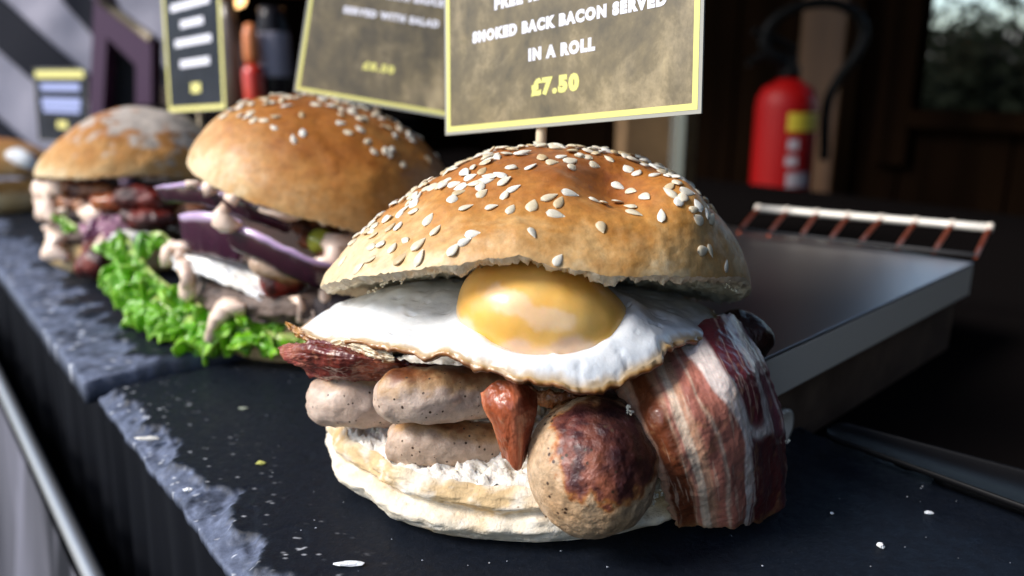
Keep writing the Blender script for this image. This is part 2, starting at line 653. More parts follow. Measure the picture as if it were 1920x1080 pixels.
# ================================================================== SETTING
m_slate = new_mat("slate", rough=0.55, spec=0.17)
c = attr(m_slate)
c = mix(m_slate, 1.0, c, ramp(m_slate, noise(m_slate, 5, 6, 0.7), [(0.3, 0.7), (0.7, 1.25)]), 'MULTIPLY')
c = mix(m_slate, ramp(m_slate, noise(m_slate, 26, 2, 0.5), [(0.70, 0.0), (0.76, 0.5)]), c, (0.16, 0.17, 0.19))
link(m_slate, c, "Base Color")
link(m_slate, ramp(m_slate, noise(m_slate, 2.2, 5, 0.6), [(0.3, 0.34), (0.7, 0.66)]), "Roughness")
bump(m_slate, noise(m_slate, 3.5, 6, 0.65), 0.5, 0.06)
bump(m_slate, noise(m_slate, 22, 4, 0.6), 0.35, 0.02)
m_black = new_mat("black_paint", (0.012, 0.012, 0.014), 0.55)
m_dark = new_mat("dark_laminate", (0.006, 0.005, 0.005), 0.8, spec=0.0)
bump(m_dark, noise(m_dark, 2.0, 3), 0.1, 0.05)
m_cloth = new_mat("black_skirt_cloth", (0.004, 0.005, 0.008), 0.85, spec=0.1)
bump(m_cloth, noise(m_cloth, 14, 2), 0.2, 0.03)
m_rail = new_mat("galvanised_metal", (0.42, 0.43, 0.44), 0.42, metal=0.8)
m_lilac = new_mat("grey_awning_cloth", rough=0.8, spec=0.2)
link(m_lilac, ramp(m_lilac, noise(m_lilac, 0.22, 2, 0.4, 0, (1, 1, 0.02)), [(0.36, (0.012, 0.013, 0.018)), (0.46, (0.10, 0.10, 0.12)), (0.62, (0.17, 0.17, 0.21))]), "Base Color")
m_asph = new_mat("asphalt", (0.05, 0.05, 0.055), 0.9)
bump(m_asph, noise(m_asph, 0.5, 5), 0.4, 0.4)


def wood(name, c0, c1, rough=0.6, sc=0.25, st=(1, 1, 0.06), spec=0.5):
    m = new_mat(name, rough=rough, spec=spec)
    link(m, ramp(m, noise(m, sc, 5, 0.6, 0.6, st), [(0.3, c0), (0.7, c1)]), "Base Color")
    bump(m, noise(m, sc * 3, 4, 0.6, 0.3, st), 0.25, 0.1)
    return m


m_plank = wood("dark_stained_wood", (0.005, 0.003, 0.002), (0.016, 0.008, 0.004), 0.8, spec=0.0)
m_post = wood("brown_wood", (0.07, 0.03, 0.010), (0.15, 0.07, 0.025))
m_steel = new_mat("brushed_steel", (0.54, 0.50, 0.49), 0.34, metal=1.0)
bump(m_steel, noise(m_steel, 5, 3, 0.5, 0, (0.05, 1, 1)), 0.04, 0.02)
m_chrome = new_mat("pale_reflection_metal", (0.82, 0.78, 0.70), 0.42, metal=0.25)  # bright reflections on the bar put into a pale, barely metallic colour
m_redwire = new_mat("red_reflection_wire", (0.42, 0.08, 0.03), 0.32, metal=0.7)  # red glow reflected in the wires, put into the base colour

g = mk("ground", np.array([[-90000, -90000, -100], [90000, -90000, -100], [90000, 90000, -100], [-90000, 90000, -100]]), [[0, 1, 2, 3]], m_asph, smooth=False)
tag(g, kind="structure")

# ---- the two slates
dark, pale = lin(30, 37, 50, .45), lin(132, 142, 168, .7)


def slate(u0, u1, v0, v1, top, thick, res, seed, label, ch=1.1):
    nu, nv = int((u1 - u0) / res), int((v1 - v0) / res)
    u = np.linspace(u0, u1, nu)[:, None] * np.ones((1, nv))
    v = np.linspace(v0, v1, nv)[None] * np.ones((nu, 1))
    Q = np.stack([u, v, 0 * u], -1).reshape(-1, 3)
    uu, vv = Q[:, 0], Q[:, 1]
    e = np.minimum(np.minimum(vv - v0, v1 - vv), np.minimum(uu - u0, u1 - uu))
    ef = vv - v0
    wd = ch * (0.75 + 0.75 * fbm(Q * np.array([1, .25, 1]), 0.55, 4, seed)) + 0.25 * fbm(Q, 2.2, 4, seed + 1)
    wd = np.clip(wd, 0.12, 3)
    chip = 1 - sstep(-0.06, 0.05, ef - wd)
    wd2 = np.clip(0.30 + 0.35 * fbm(Q, 0.8, 4, seed + 3), 0.05, 2)
    chip2 = 1 - sstep(-0.05, 0.05, e - wd2)
    depth = chip * (0.10 + 0.30 * np.clip(1 - ef / np.maximum(wd, .1), 0, 1) + 0.07 * fbm(Q, 1.5, 4, seed + 5) + 0.06 * np.abs(fbm(Q, 4, 3, seed + 6)))
    depth = np.maximum(depth, chip2 * (0.10 + 0.25 * np.clip(1 - e / wd2, 0, 1)))
    flake = sstep(0.42, 0.46, fbm(Q, 0.35, 4, seed + 7)) * 0.02
    z = top - depth - flake + 0.010 * fbm(Q, 0.6, 4, seed + 8)
    jit = 0.10 * fbm(Q, 1.1, 4, seed + 9) * (e < 0.3)
    W = U[None] * (uu + jit)[:, None] + Vv[None] * (vv + jit)[:, None] + np.array([0, 0, 1]) * z[:, None]
    cc = mixc(dark, pale, np.clip(chip * (0.55 + 0.75 * fbm(Q, 2.2, 4, seed + 11)), 0, 1))
    cc = mixc(cc, pale * 0.8, np.clip(chip2, 0, 1) * 0.5)
    sp = sstep(0.60, 0.72, fbm(Q, 5.0, 3, seed + 12)) * sstep(3.5, 0.5, ef)
    cc = mixc(cc, lin(225, 228, 235), sp * 0.75)
    F = quads(nu, nv)
    n = len(W)
    bnd = [j for j in range(nv)] + [i * nv + nv - 1 for i in range(1, nu)] + [(nu - 1) * nv + j for j in range(nv - 2, -1, -1)] + [i * nv for i in range(nu - 2, 0, -1)]
    bnd = np.array(bnd)
    low = W[bnd].copy()
    low[:, 2] = top - thick
    nx = np.roll(np.arange(len(bnd)), -1)
    side = np.stack([bnd, bnd[nx], n + nx, n + np.arange(len(bnd))], -1)
    V2 = np.concatenate([W, low])
    c2 = np.concatenate([cc, np.broadcast_to(dark * 1.2, (len(low), 3))])
    # outward normals: check orientation of first face
    a, b_, c_ = W[F[0][0]], W[F[0][1]], W[F[0][2]]
    if np.cross(b_ - a, c_ - a)[2] < 0:
        F, side = F[:, ::-1], side[:, ::-1]
    o = mk("slate_board", V2, np.concatenate([F, side]), m_slate, col=c2, at=uv((u0 + u1) / 2, (v0 + v1) / 2, top))
    return tag(o, label, "serving slate", "slate boards along the counter")


slate(3, 33.6, 5.6, 24.6, 0.0, 0.7, 0.075, 1, "dark slate board with chipped pale front edge under the nearest fried egg roll")
slate(34.0, 92, 5.2, 24.4, 0.62, 1.3, 0.16, 2, "second slate board further along the counter with rough grey edge", ch=3.2)  # pale chipped band widened to carry the sky's reflection in its colour

# ---- the stall: counter, skirt, rail, planked back wall with a window, roof
stall = thing("food_stall", uv(30, 60, -100), "dark timber food stall with black skirted counter, planked back wall and window", "food stall")
box("counter_top", uv(45, 46, -2.15), 75, 39, 1.4, m_dark, stall, U, Vv, EZ, 0.3)
# black pleated skirt under the counter edge
n = 900
uu = np.linspace(-30, 120, n)
pl = 0.45 * np.sin(uu * 1.7 + 1.5 * fbm(np.stack([uu, 0 * uu, 0 * uu], -1), 0.12, 2, 3)) + 0.6 * fbm(np.stack([uu, 0 * uu, 0 * uu], -1), 0.35, 3, 5)
zz = np.linspace(-3.6, -70, 24)
W = np.array([[uv(a, 7.6 + b * (0.15 + 0.85 * min(1, (-3.6 - z) / 8)), z) for z in zz] for a, b in zip(uu, pl)])
mk("skirt", W.reshape(-1, 3), quads(n, len(zz)), m_cloth, stall)
tube("rail", [uv(-30, 4.9, -10), uv(120, 4.9, -10)], 0.42, m_rail, stall, n=4, k=16)
# a paler cloth below the rail
uu = np.linspace(-30, 120, 500)
pl = 1.3 * np.sin(uu * 0.55) + 0.8 * fbm(np.stack([uu, 0 * uu, 0 * uu], -1), 0.2, 3, 9)
zz = np.linspace(-10.6, -80, 20)
W = np.array([[uv(a, 4.4 + b * min(1, (-10.6 - z) / 18) - (-10.6 - z) * 0.10, z) for z in zz] for a, b in zip(uu, pl)])
mk("awning_skirt", W.reshape(-1, 3), quads(500, len(zz)), m_lilac, stall)
for u in (10.5, 13.0, 22.0, 24.4):
    lathe("screw", [(0.0, 0.12), (0.12, 0.10), (0.17, 0.0)], uv(u, 6.9, -5.6), m_rail, stall, 10, ex=U, ey=EZ, ez=-Vv)
WV = 116.0
wu0, wu1, wz0, wz1 = 12.0, 54.5, 7.5, 62.0
for i in range(24):                                      # planks of the back wall, cut around the window
    ua, ub = -60 + i * 14.5, -60 + i * 14.5 + 14.2
    if ub > wu0 and ua < wu1:
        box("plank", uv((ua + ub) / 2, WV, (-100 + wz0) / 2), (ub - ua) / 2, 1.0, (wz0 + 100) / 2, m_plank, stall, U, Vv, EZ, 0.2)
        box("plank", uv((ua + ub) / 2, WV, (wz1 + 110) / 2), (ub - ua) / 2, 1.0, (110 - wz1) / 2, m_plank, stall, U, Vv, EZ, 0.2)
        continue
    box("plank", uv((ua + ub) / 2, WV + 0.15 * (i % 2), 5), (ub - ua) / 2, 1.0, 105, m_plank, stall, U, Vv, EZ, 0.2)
wf = box("window_frame", uv(wu1 + 2.0, WV - 1.5, 33), 2.4, 1.6, 33, m_plank, stall, U, Vv, EZ, 0.2)
box("sill", uv((wu0 + wu1) / 2, WV - 1.5, wz0 - 1.0), (wu1 - wu0) / 2 - 0.2, 2.4, 1.2, m_plank, wf, U, Vv, EZ, 0.2)
m_glass = new_mat("window_glass", (0.9, 0.92, 0.92), 0.02)
m_glass.node_tree.nodes["Principled BSDF"].inputs["Transmission Weight"].default_value = 1.0
m_glass.node_tree.nodes["Principled BSDF"].inputs["IOR"].default_value = 1.05
box("pane", uv((wu0 + wu1) / 2, WV + 0.2, (wz0 + wz1) / 2), (wu1 - wu0) / 2, 0.2, (wz1 - wz0) / 2, m_glass, wf, U, Vv, EZ, 0)
box("post", uv(66.5, WV - 4.0, 5), 3.6, 2.4, 104, m_post, stall, U, Vv, EZ, 0.4)
box("post", uv(84.0, 92, 5), 1.6, 1.6, 104, m_post, stall, U, Vv, EZ, 0.4)
box("shade_roof", uv(75, 66, 78), 150, 54, 1.5, m_dark, stall, U, Vv, EZ, 0)  # out of view, set low to keep sky light off the interior
box("sky_block_wall", uv(-48, 50, -5), 1.5, 68, 95, m_plank, stall, U, Vv, EZ, 0)  # added out of view, blocks sky light from the right
box("partition", uv(160, 84, 0), 1.5, 33, 112, m_plank, stall, U, Vv, EZ, 0)
box("back_worktop", uv(60, 98, -19.0), 90, 14, 1.5, m_dark, stall, U, Vv, EZ, 0.3)

# ---- steel hotplate on the counter behind the rolls
hp = thing("steel_hotplate", uv(36, 32, -1), "low stainless steel hot counter with folded edge behind the nearest roll", "hot counter")
A = PZ(1826, 492, 3.5)
B = PZ(1478, 652, 3.5)
e1 = (B - A) / np.linalg.norm(B - A)
e2 = np.array([e1[1], -e1[0], 0])
if e2 @ U < 0: e2 = -e2
L1, L2 = 24.0, 52.0
box("steel_top", A + e1 * L1 / 2 + e2 * L2 / 2 - EZ * 0.06, L1 / 2, L2 / 2, 0.06, m_steel, hp, e1, e2, EZ, 0.03)
m_steel2 = new_mat("pale_steel_edge", (0.78, 0.70, 0.60), 0.6, metal=0.1)  # paler than the top: the light on the lip is in its colour
box("front_lip", A + e1 * L1 / 2 + e2 * 0.08 - EZ * 0.86, L1 / 2, 0.08, 0.72, m_steel2, hp, e1, e2, EZ, 0.03)
m_cab = new_mat("brown_board", rough=0.7)
link(m_cab, ramp(m_cab, noise(m_cab, 0.5, 5), [(0.3, (0.07, 0.04, 0.026)), (0.7, (0.16, 0.10, 0.065))]), "Base Color")
box("cabinet_side", A + e1 * (L1 / 2 + 0.3) + e2 * 0.80 - EZ * 2.90, L1 / 2 - 0.5, 0.5, 1.33, m_cab, hp, e1, e2, EZ, 0.1)
for q in (4.2, 6.4):
    lathe("vent_ring", [(0.35, 0.0), (0.62, 0.05), (0.66, 0.25), (0.50, 0.28), (0.35, 0.12)], A + e1 * (L1 - q) + e2 * 0.29 - EZ * 2.95, m_steel2, hp, 24, ex=e1, ey=EZ, ez=-e2)

# ---- wire rack standing at the back of the hotplate
rk = thing("wire_rack", A + e2 * 12, "chromed wire rack with seven slanting wires at the back of the steel counter", "wire rack")
b0, b1 = P(1422, 391, 47.5), P(1856, 427, 40.0)
nb = 8
d = (b1 - b0) / 7.0
tube("top_bar", [b0, b1], 0.21, m_chrome, rk, n=6, k=14)
feet = [P(1385, 442, 44.5), P(1440, 447, 43.5), P(1500, 452, 42.6), P(1555, 457, 41.8), P(1610, 466, 40.9), P(1680, 472, 39.8), P(1750, 478, 38.8), P(1828, 486, 37.7)]
for i, ft in enumerate(feet):
    top = b0 + d * i
    ft = ft.copy()
    ft[2] = 3.62
    tube("wire", [top + (top - ft) * 0.03, ft], 0.11, m_redwire, rk, n=4, k=10)
    lathe("weld_ring", [(0.21, -0.16), (0.26, -0.1), (0.26, 0.1), (0.21, 0.16)], top, m_steel2, rk, 14, ex=EZ, ey=np.cross(d / np.linalg.norm(d), EZ), ez=d / np.linalg.norm(d))
tube("bottom_bar", [np.array([*feet[0][:2], 3.7]), np.array([*feet[-1][:2], 3.7])], 0.10, m_black, rk, n=4, k=10)

# ---- black serving tongs arm, right
m_plastic = new_mat("black_plastic", (0.005, 0.005, 0.006), 0.5, spec=0.14)
bump(m_plastic, noise(m_plastic, 18, 2), 0.15, 0.02)
tg = thing("serving_tongs", PZ(1800, 880, 0.1), "black serving tongs lying at the right edge of the near slate", "tongs")
ta, tb = PZ(1556, 792, 0.75), PZ(2300, 1020, 0.75)
td = (tb - ta) / np.linalg.norm(tb - ta)
ts = np.cross(EZ, td)
Lg = np.linalg.norm(tb - ta)
for zz0, nm, sp0 in ((0.55, "upper_arm", 2.0), (0.16, "lower_arm", 1.5)):
    n = 60
    l = np.r_[np.linspace(0, 0.5, 20), np.linspace(0.55, Lg, n - 20)]
    w = (0.34 + 0.045 * l) * sp0
    w[:20] *= np.sqrt(np.clip(1 - (1 - l[:20] / 0.5) ** 2, 0.02, 1))
    sec = [(-1, -0.10), (-1, 0.06), (-0.96, 0.09), (-0.90, 0.06), (-0.87, 0.0), (0, -0.02), (0.87, 0.0), (0.90, 0.06), (0.96, 0.09), (1, 0.06), (1, -0.10), (0, -0.12)]
    V = [ta * np.array([1, 1, 0]) + td * (a + (0 if sp0 == 2.0 else 3.4)) + ts * (x * ww) + EZ * (zz0 + y) for a, ww in zip(l, w) for x, y in sec]
    k = len(sec)
    F = quads(n, k, False, True)[:, ::-1].tolist() + [list(range(k)), [(n - 1) * k + j for j in range(k)][::-1]]
    mk(nm, np.array(V), F, m_plastic, tg)

# ================================================================== NEAR ROLL
m_bun = food("baked_crust", rough=0.52, coat=0.12, coat_rough=0.35, sss=0.06, vary=0.34, vscale=4.0, bumps=((2.2, .25, .08), (6, .25, .05), (22, .30, .02)), rough_var=0.10)
m_crumb = food("bread_crumb", rough=0.9, sss=0.25, sss_r=(1, .8, .6), sss_scale=0.1, vary=0.10, vscale=6, bumps=((9, .7, .08), (30, .5, .03)), spec=0.2)
m_flour = food("floury_crust", rough=0.8, sss=0.05, sss_r=(1, .8, .6), vary=0.24, vscale=3.0, bumps=((1.6, .50, .14), (5, .60, .08), (18, .6, .03)), speck=0.06, speck_scale=2.2, speck_col=(0.22, .11, .04), spec=0.3)
m_white = food("egg_white", rough=0.30, coat=0.35, coat_rough=0.2, sss=0.35, sss_r=(1, .9, .85), sss_scale=0.12, vary=0.05, vscale=3, bumps=((2.2, .35, .08), (9, .25, .03)))
m_yolk = food("egg_yolk", rough=0.40, coat=0.35, coat_rough=0.22, sss=0.35, sss_r=(1, .45, .08), sss_scale=0.3, vary=0.10, vscale=1.6, bumps=((1.6, .2, .07), (7, .10, .02)))
m_saus = food("sausage_skin", rough=0.46, coat=0.2, coat_rough=0.3, sss=0.15, vary=0.34, vscale=4.5, speck=0.17, speck_scale=5.5, bumps=((3, .45, .08), (9, .4, .04), (26, .4, .02)), rough_var=0.12)
m_char = food("charred_skin", rough=0.44, coat=0.18, coat_rough=0.25, sss=0.08, vary=0.5, vscale=5, speck=0.18, speck_scale=4.5, bumps=((3.2, .7, .10), (11, .6, .05)), rough_var=0.12)
m_bacon = food("bacon_rasher", rough=0.38, coat=0.3, coat_rough=0.22, sss=0.15, sss_r=(1, .4, .3), vary=0.22, vscale=5.0, bumps=((3, .16, .06), (12, .22, .03)), rough_var=0.1)
m_seed = new_mat("sesame_hull", (0.7, 0.6, 0.42), 0.45, sss=0.15, sss_r=(1, .8, .5), sss_scale=0.08)
nt = m_seed.node_tree
oi = nt.nodes.new("ShaderNodeObjectInfo")
rv = ramp(m_seed, oi.outputs["Random"], [(0.0, (0.58, 0.42, 0.22)), (0.15, (0.74, 0.62, 0.42)), (0.5, (0.82, 0.74, 0.58)), (1.0, (0.88, 0.85, 0.76))])
link(m_seed, mix(m_seed, 1.0, rv, ramp(m_seed, noise(m_seed, 14, 2), [(0.3, 0.82), (0.7, 1.0)]), 'MULTIPLY'), "Base Color")
me_seed = seed_mesh(m_seed)

roll = thing("breakfast_roll", (0.6, 24.6, 0.0), "nearest seeded roll filled with fried egg, sausages and bacon, in sharp focus", "filled roll", "filled rolls on the slates")


def toastfn(h, seed, pale_left=0.0, spots=()):
    stops = [(0.0, lin(234, 206, 160)), (0.12, lin(218, 174, 114)), (0.35, lin(200, 140, 68)), (0.62, lin(180, 112, 44)), (0.85, lin(156, 88, 28)), (1.0, lin(128, 66, 20))]
    xs = [s[0] for s in stops]
    cs = np.array([s[1] for s in stops])

    def fn(L, rho, ph, N):
        t = np.clip(L[:, 2] / h, 0, 1) ** 1.0 * 0.80 + 0.14
        t = t + 0.20 * fbm(L, 0.45, 4, seed + 20) + 0.13 * fbm(L, 1.5, 4, seed + 21) + 0.07 * fbm(L, 5.0, 3, seed + 24)
        t = t - pale_left * sstep(0.1, 1.0, -np.cos(ph)) * sstep(0.45, 1.0, rho)
        for (p, sg, am) in spots:
            t = t + am * np.exp(-((L - np.asarray(p)) ** 2).sum(1) / (2 * sg * sg))
        t = np.clip(t, 0, 1)
        c = np.stack([np.interp(t, xs, cs[:, k]) for k in range(3)], 1)
        w = sstep(0.30, 0.70, fbm(L, 1.6, 4, seed + 22))
        return mixc(c, c * np.array([0.80, 0.70, 0.62]), w * 0.5)
    return fn


def pq1(ph):
    k = 0.5 + 0.5 * np.cos(ph)               # 1 at the right, 0 at the left
    return 1.75 + 0.85 * k, 0.85 - 0.30 * k


def rim1(ph):
    pts = [(-180, 0.0), (-160, 0.0), (-140, .05), (-120, 0.15), (-105, 0.32), (-95, 0.45), (-88, 0.22), (-75, -.02), (-62, 0.0), (-45, 0.08), (-30, 0.15), (-18, -0.05), (-5, -0.25), (60, 0), (180, 0)]
    dg = (np.degrees(ph) + 180) % 360 - 180
    return np.interp(dg, [a for a, b in pts], [b for a, b in pts])


R1 = rotm(0, -18, 0)
bun1, W1, F1 = bun_top(roll, (0.7, 24.5, 5.5), 6.6, 6.4, 4.38, R1, 11, pq1, m_bun, m_crumb,
                       dents=[((2.1, -4.3, 2.4), 0.75, -0.75), ((3.5, -4.3, 2.1), 0.85, 0.60), ((4.6, -3.2, 2.6), 0.5, -0.20), ((-3.5, -3.6, 2.2), 0.6, -0.10), ((0.2, -4.2, 3.0), 0.5, -0.08), ((-1.5, -3.5, 3.4), 1.2, 0.12), ((0.4, -5.2, 1.6), 0.8, -0.10), ((5.0, -2.5, 2.6), 0.7, -0.12)],
                       rimfn=rim1, colfn=toastfn(4.65, 11, 0.35, [((3.6, -4.4, 2.1), 0.8, -0.14), ((2.2, -4.2, 2.5), 0.7, 0.18), ((4.7, -3.0, 2.6), 0.6, 0.16), ((1.2, -3.9, 3.5), 0.8, 0.10)]), torn=0.05, lumps=0.09)  # spots darken the dents and lighten the bulge in the crust colour
bvh1 = BVHTree.FromPolygons([Vector(v) for v in W1], F1.tolist())

Z1 = [(657, 292), (765, 290), (850, 302), (824, 241), (858, 214), (820, 182), (940, 286), (1008, 250), (1053, 272), (1034, 320), (1095, 231), (1200, 260), (1230, 372), (1300, 200), (1355, 222), (1415, 245), (1366, 313), (1485, 328), (940, 395), (1048, 515), (685, 404), (652, 438), (605, 472), (532, 390), (502, 345), (405, 430), (458, 450), (350, 465), (300, 447), (260, 460), (258, 510), (383, 510), (462, 508), (270, 410), (340, 378), (376, 371), (323, 337), (384, 318), (395, 305), (275, 370), (185, 437), (220, 375), (140, 520), (205, 550), (260, 392), (1108, 122), (1200, 112), (1020, 102), (930, 122), (852, 122), (1265, 88), (1345, 130), (1382, 147), (1455, 155), (1520, 203), (1525, 232), (1575, 248), (1560, 265), (1620, 300), (1642, 343), (1675, 318), (1695, 340), (1690, 470), (1657, 473), (1757, 540), (1590, 225), (1550, 186), (1640, 285), (1740, 335), (760, 160), (808, 156), (727, 235), (722, 200), (676, 165), (630, 230), (605, 257), (610, 195), (640, 205), (550, 205), (495, 212), (455, 252), (440, 275), (400, 225), (420, 270), (450, 212), (580, 180), (700, 190), (740, 180), (1170, 80), (1140, 74), (1100, 95), (1060, 78), (980, 80), (400, 245), (730, 140), (560, 190), (520, 208)]
ANG1 = {0: .35, 1: .1, 2: 1.2, 3: 1.3, 6: 1.3, 7: .5, 8: 1.2, 9: -.2, 10: 0, 11: -.2, 12: -1.3, 13: -.6, 14: -.7, 15: -1.1, 16: -.6, 17: 1.5, 18: -1.2, 19: 1.0, 20: 0, 21: .4, 22: .9, 23: 1.0, 24: 1.1, 45: 1.0, 46: 0, 47: .2, 48: .7, 62: -1.2, 63: 0.3, 64: 1.3}


def cast(bvh, px, py):
    o = Vector((0, 0, H))
    d = Vector(ray(px, py)).normalized()
    loc, nr, _, _ = bvh.ray_cast(o, d)
    if loc is None: return None
    if nr.dot(d) > 0: nr = -nr
    return loc, nr


pos = []
for i, (zx, zy) in enumerate(Z1):
    hit = cast(bvh1, 580 + zx / 2.25, 260 + zy / 2.25)
    if not hit: continue
    put_seed(me_seed, bun1, hit[0], hit[1], ANG1.get(i, random.uniform(0, math.pi)), random.uniform(1.14, 1.30), random.uniform(-.1, .12))
    pos.append(hit[0])
cnt = 0
while cnt < 204:                                   # the crowded band over the crown and the far side
    a, r = random.uniform(0, 2 * math.pi), math.sqrt(random.random()) * 0.84
    loc = np.array([0.7, 24.5, 5.5]) + R1 @ np.array([6.6 * r * math.cos(a), 6.4 * r * math.sin(a), 9])
    d = R1 @ np.array([0, 0, -1.0])
    hh = bvh1.ray_cast(Vector(loc), Vector(d))
    if hh[0] is None: continue
    l, nr = hh[0], hh[1]
    if nr.dot(Vector(d)) > 0: nr = -nr
    cosv = nr.dot((Vector((0, 0, H)) - l).normalized())
    if cosv > 0.30: continue                       # the face towards us keeps the sparse scatter above
    if cosv < -0.02 and random.random() < 0.95: continue
    if cosv > 0.15 and random.random() < 0.6: continue
    put_seed(me_seed, bun1, l, nr, random.uniform(0, 2 * math.pi), random.uniform(1.14, 1.30), random.uniform(-.15, .3), random.uniform(.02, .07))
    cnt += 1


# bottom half
def floury(L, z, ph):
    c = mixc(lin(214, 184, 138), lin(238, 226, 204), sstep(-0.45, 0.35, fbm(L, 0.5, 4, 31) + 0.45 - 0.9 * np.exp(-((z - 1.45) / .55) ** 2)))
    c = mixc(c, lin(204, 164, 106), sstep(0.15, 0.6, fbm(L, 0.9, 4, 33)) * sstep(0.8, 1.4, z) * 0.6)
    c = mixc(c, lin(244, 240, 230), sstep(0.05, 0.45, fbm(L, 2.4, 5, 34)) * 0.55)              # loose flour
    return mixc(c, lin(176, 134, 84), sstep(0.40, 0.62, fbm(L, 3.2, 4, 35)) * 0.35)


prof = [(0.0, 0.02), (0.80, 0.0), (0.90, 0.05), (0.965, 0.30), (0.99, 0.65), (0.985, 0.95), (0.965, 1.1), (0.985, 1.3), (0.978, 1.5), (0.962, 1.68), (0.94, 1.77)]
bun_bottom(roll, (0.55, 24.55, 0.03), 6.5, 6.35, prof, 41, m_flour, m_crumb, floury, crease=(0.95, 0.30), lump=0.17, top_drop=-0.75)

# fried egg -------------------------------------------------------
front = [(548, 612, 22.3), (600, 628, 21.6), (680, 643, 20.0), (760, 663, 19.2), (830, 680, 18.6), (900, 706, 18.1), (960, 724, 17.8), (1020, 735, 17.6), (1080, 742, 17.5), (1140, 740, 17.6), (1190, 720, 17.9), (1240, 690, 18.4), (1278, 650, 19.3), (1318, 634, 20.0), (1356, 633, 20.8)]
ctl = [P(*q) for q in front]
inner = [P(720, 552, 22.4), P(660, 588, 22.2), P(800, 600, 20.8), P(900, 660, 18.9), P(1080, 690, 18.4), P(1200, 640, 19.0), P(1262, 578, 22.0), P(1330, 600, 21.8), P(1000, 560, 21.5)]
back = [np.array([-5.0, 25.0, 5.2]), np.array([-3, 27.5, 5.0]), np.array([1, 28.4, 4.9]), np.array([4.5, 27.0, 5.0]), np.array([6.3, 24.0, 5.1])]
allp = np.array(ctl + inner + back)


def tps(xy, z, q, reg=0.02):
    def k(r2): return 0.5 * r2 * np.log(r2 + 1e-9)
    n = len(xy)
    D = ((xy[:, None] - xy[None]) ** 2).sum(-1)
    Kx = k(D) + reg * np.eye(n)
    Pm = np.c_[np.ones(n), xy]
    M_ = np.block([[Kx, Pm], [Pm.T, np.zeros((3, 3))]])
    w = np.linalg.solve(M_, np.r_[z, 0, 0, 0])
    Dq = ((q[:, None] - xy[None]) ** 2).sum(-1)
    return k(Dq) @ w[:n] + w[n] + q @ w[n + 1:]


cxy = np.array([0.5, 23.0])
outl = np.array([q[:2] for q in ctl + back[::-1]])
ang = np.unwrap(np.arctan2(outl[:, 1] - cxy[1], outl[:, 0] - cxy[0]))
rad = np.linalg.norm(outl - cxy, axis=1)
o_ = np.argsort(ang)
ang, rad = ang[o_], rad[o_]
n, m = 460, 110
th = np.linspace(0, 2 * np.pi, n, endpoint=False) + ang[0]
ro = np.interp(th, np.r_[ang, ang[0] + 2 * np.pi], np.r_[rad, rad[0]])
ring = np.stack([np.cos(th) * ro, np.sin(th) * ro, 0 * th], -1)
ro = ro - 0.20 + 0.17 * fbm(ring, 0.8, 4, 51) + 0.05 * fbm(ring, 3.5, 4, 52)
s = (1 - (1 - np.linspace(0, 1, m)) ** 1.6)[None]
XY = cxy + np.stack([np.cos(th)[:, None] * ro[:, None] * s, np.sin(th)[:, None] * ro[:, None] * s], -1)
q = XY.reshape(-1, 2)
zt = tps(allp[:, :2], allp[:, 2], q)
q3 = np.c_[q, zt]
sf = np.broadcast_to(s, (n, m)).reshape(-1)
thf = np.repeat(th, m)
zt = zt + 0.07 * fbm(q3, 0.7, 3, 53) + 0.020 * fbm(q3, 1.8, 3, 54) - 0.05 * sstep(0.5, 0.7, fbm(q3, 2.2, 2, 58))
zt = zt + 0.20 * sstep(21.5, 18.0, q[:, 1])
ey_ = np.sqrt(((q[:, 0] - 0.92) / 2.42) ** 2 + ((q[:, 1] - 20.25) / 2.20) ** 2)
zt = zt + 0.24 * np.exp(-((ey_ - 0.97) / 0.15) ** 2)      # the white creeps up round the yolk
gd_ = np.random.default_rng(12)
for _ in range(70):                                     # set bubbles and pits in the white
    bx_ = cxy + np.array([gd_.uniform(-6, 6), gd_.uniform(-5.2, 1.0)])
    sg_ = gd_.uniform(.06, .20)
    zt = zt + gd_.choice([-1, 1, 1]) * gd_.uniform(.02, .055) * np.exp(-((q - bx_) ** 2).sum(1) / (2 * sg_ ** 2))
T = 0.24 * (0.75 + 0.35 * fbm(q3, 0.8, 3, 55))
zt = zt - T * 0.75 * sstep(0.93, 1.0, sf) ** 2
Vt = np.c_[q, zt]
# skirt: the crisp brown lace under the rim
rimi = np.arange(n) * m + m - 1
rim = Vt[rimi]
rows_ = []
dirn = np.stack([np.cos(th), np.sin(th), 0 * th], -1)
for k, (dr, dz) in enumerate([(0.05, -0.03), (0.10, -0.07), (0.10, -0.13), (0.04, -0.19), (-0.25, -0.19), (-0.9, -0.12)]):
    rg = 0.10 * fbm(rim, 2.5, 4, 60) + 0.03 * fbm(rim, 10, 2, 70 + k)
    rows_.append(rim + dirn * (dr + rg)[:, None] + EZ * (dz * (1 + 0.5 * fbm(rim, 1.2, 3, 80)) + 0.5 * rg)[:, None])
Vs = np.concatenate(rows_)
F = quads(n, m, True, False)
nt_ = len(Vt)
nr = len(rows_)
idx = np.concatenate([rimi[None], nt_ + np.arange(nr * n).reshape(nr, n)])
sk = []
for k in range(nr):
    a, b_ = idx[k], idx[k + 1]
    sk.append(np.stack([a, b_, np.roll(b_, -1), np.roll(a, -1)], -1))
sk = np.concatenate(sk)
if np.cross(Vt[F[5][1]] - Vt[F[5][0]], Vt[F[5][2]] - Vt[F[5][0]])[2] < 0:
    F = F[:, ::-1]
sk = sk if True else sk[:, ::-1]
eggw = mixc(lin(232, 238, 244), lin(248, 250, 252), 0.5 + 0.7 * fbm(q3, 1.2, 3, 56))
edge = sstep(0.965, 1.0, sf + 0.012 * fbm(q3, 2.5, 4, 57))
eggw = mixc(eggw, lin(190, 160, 112), edge * 0.85)
cs_ = []
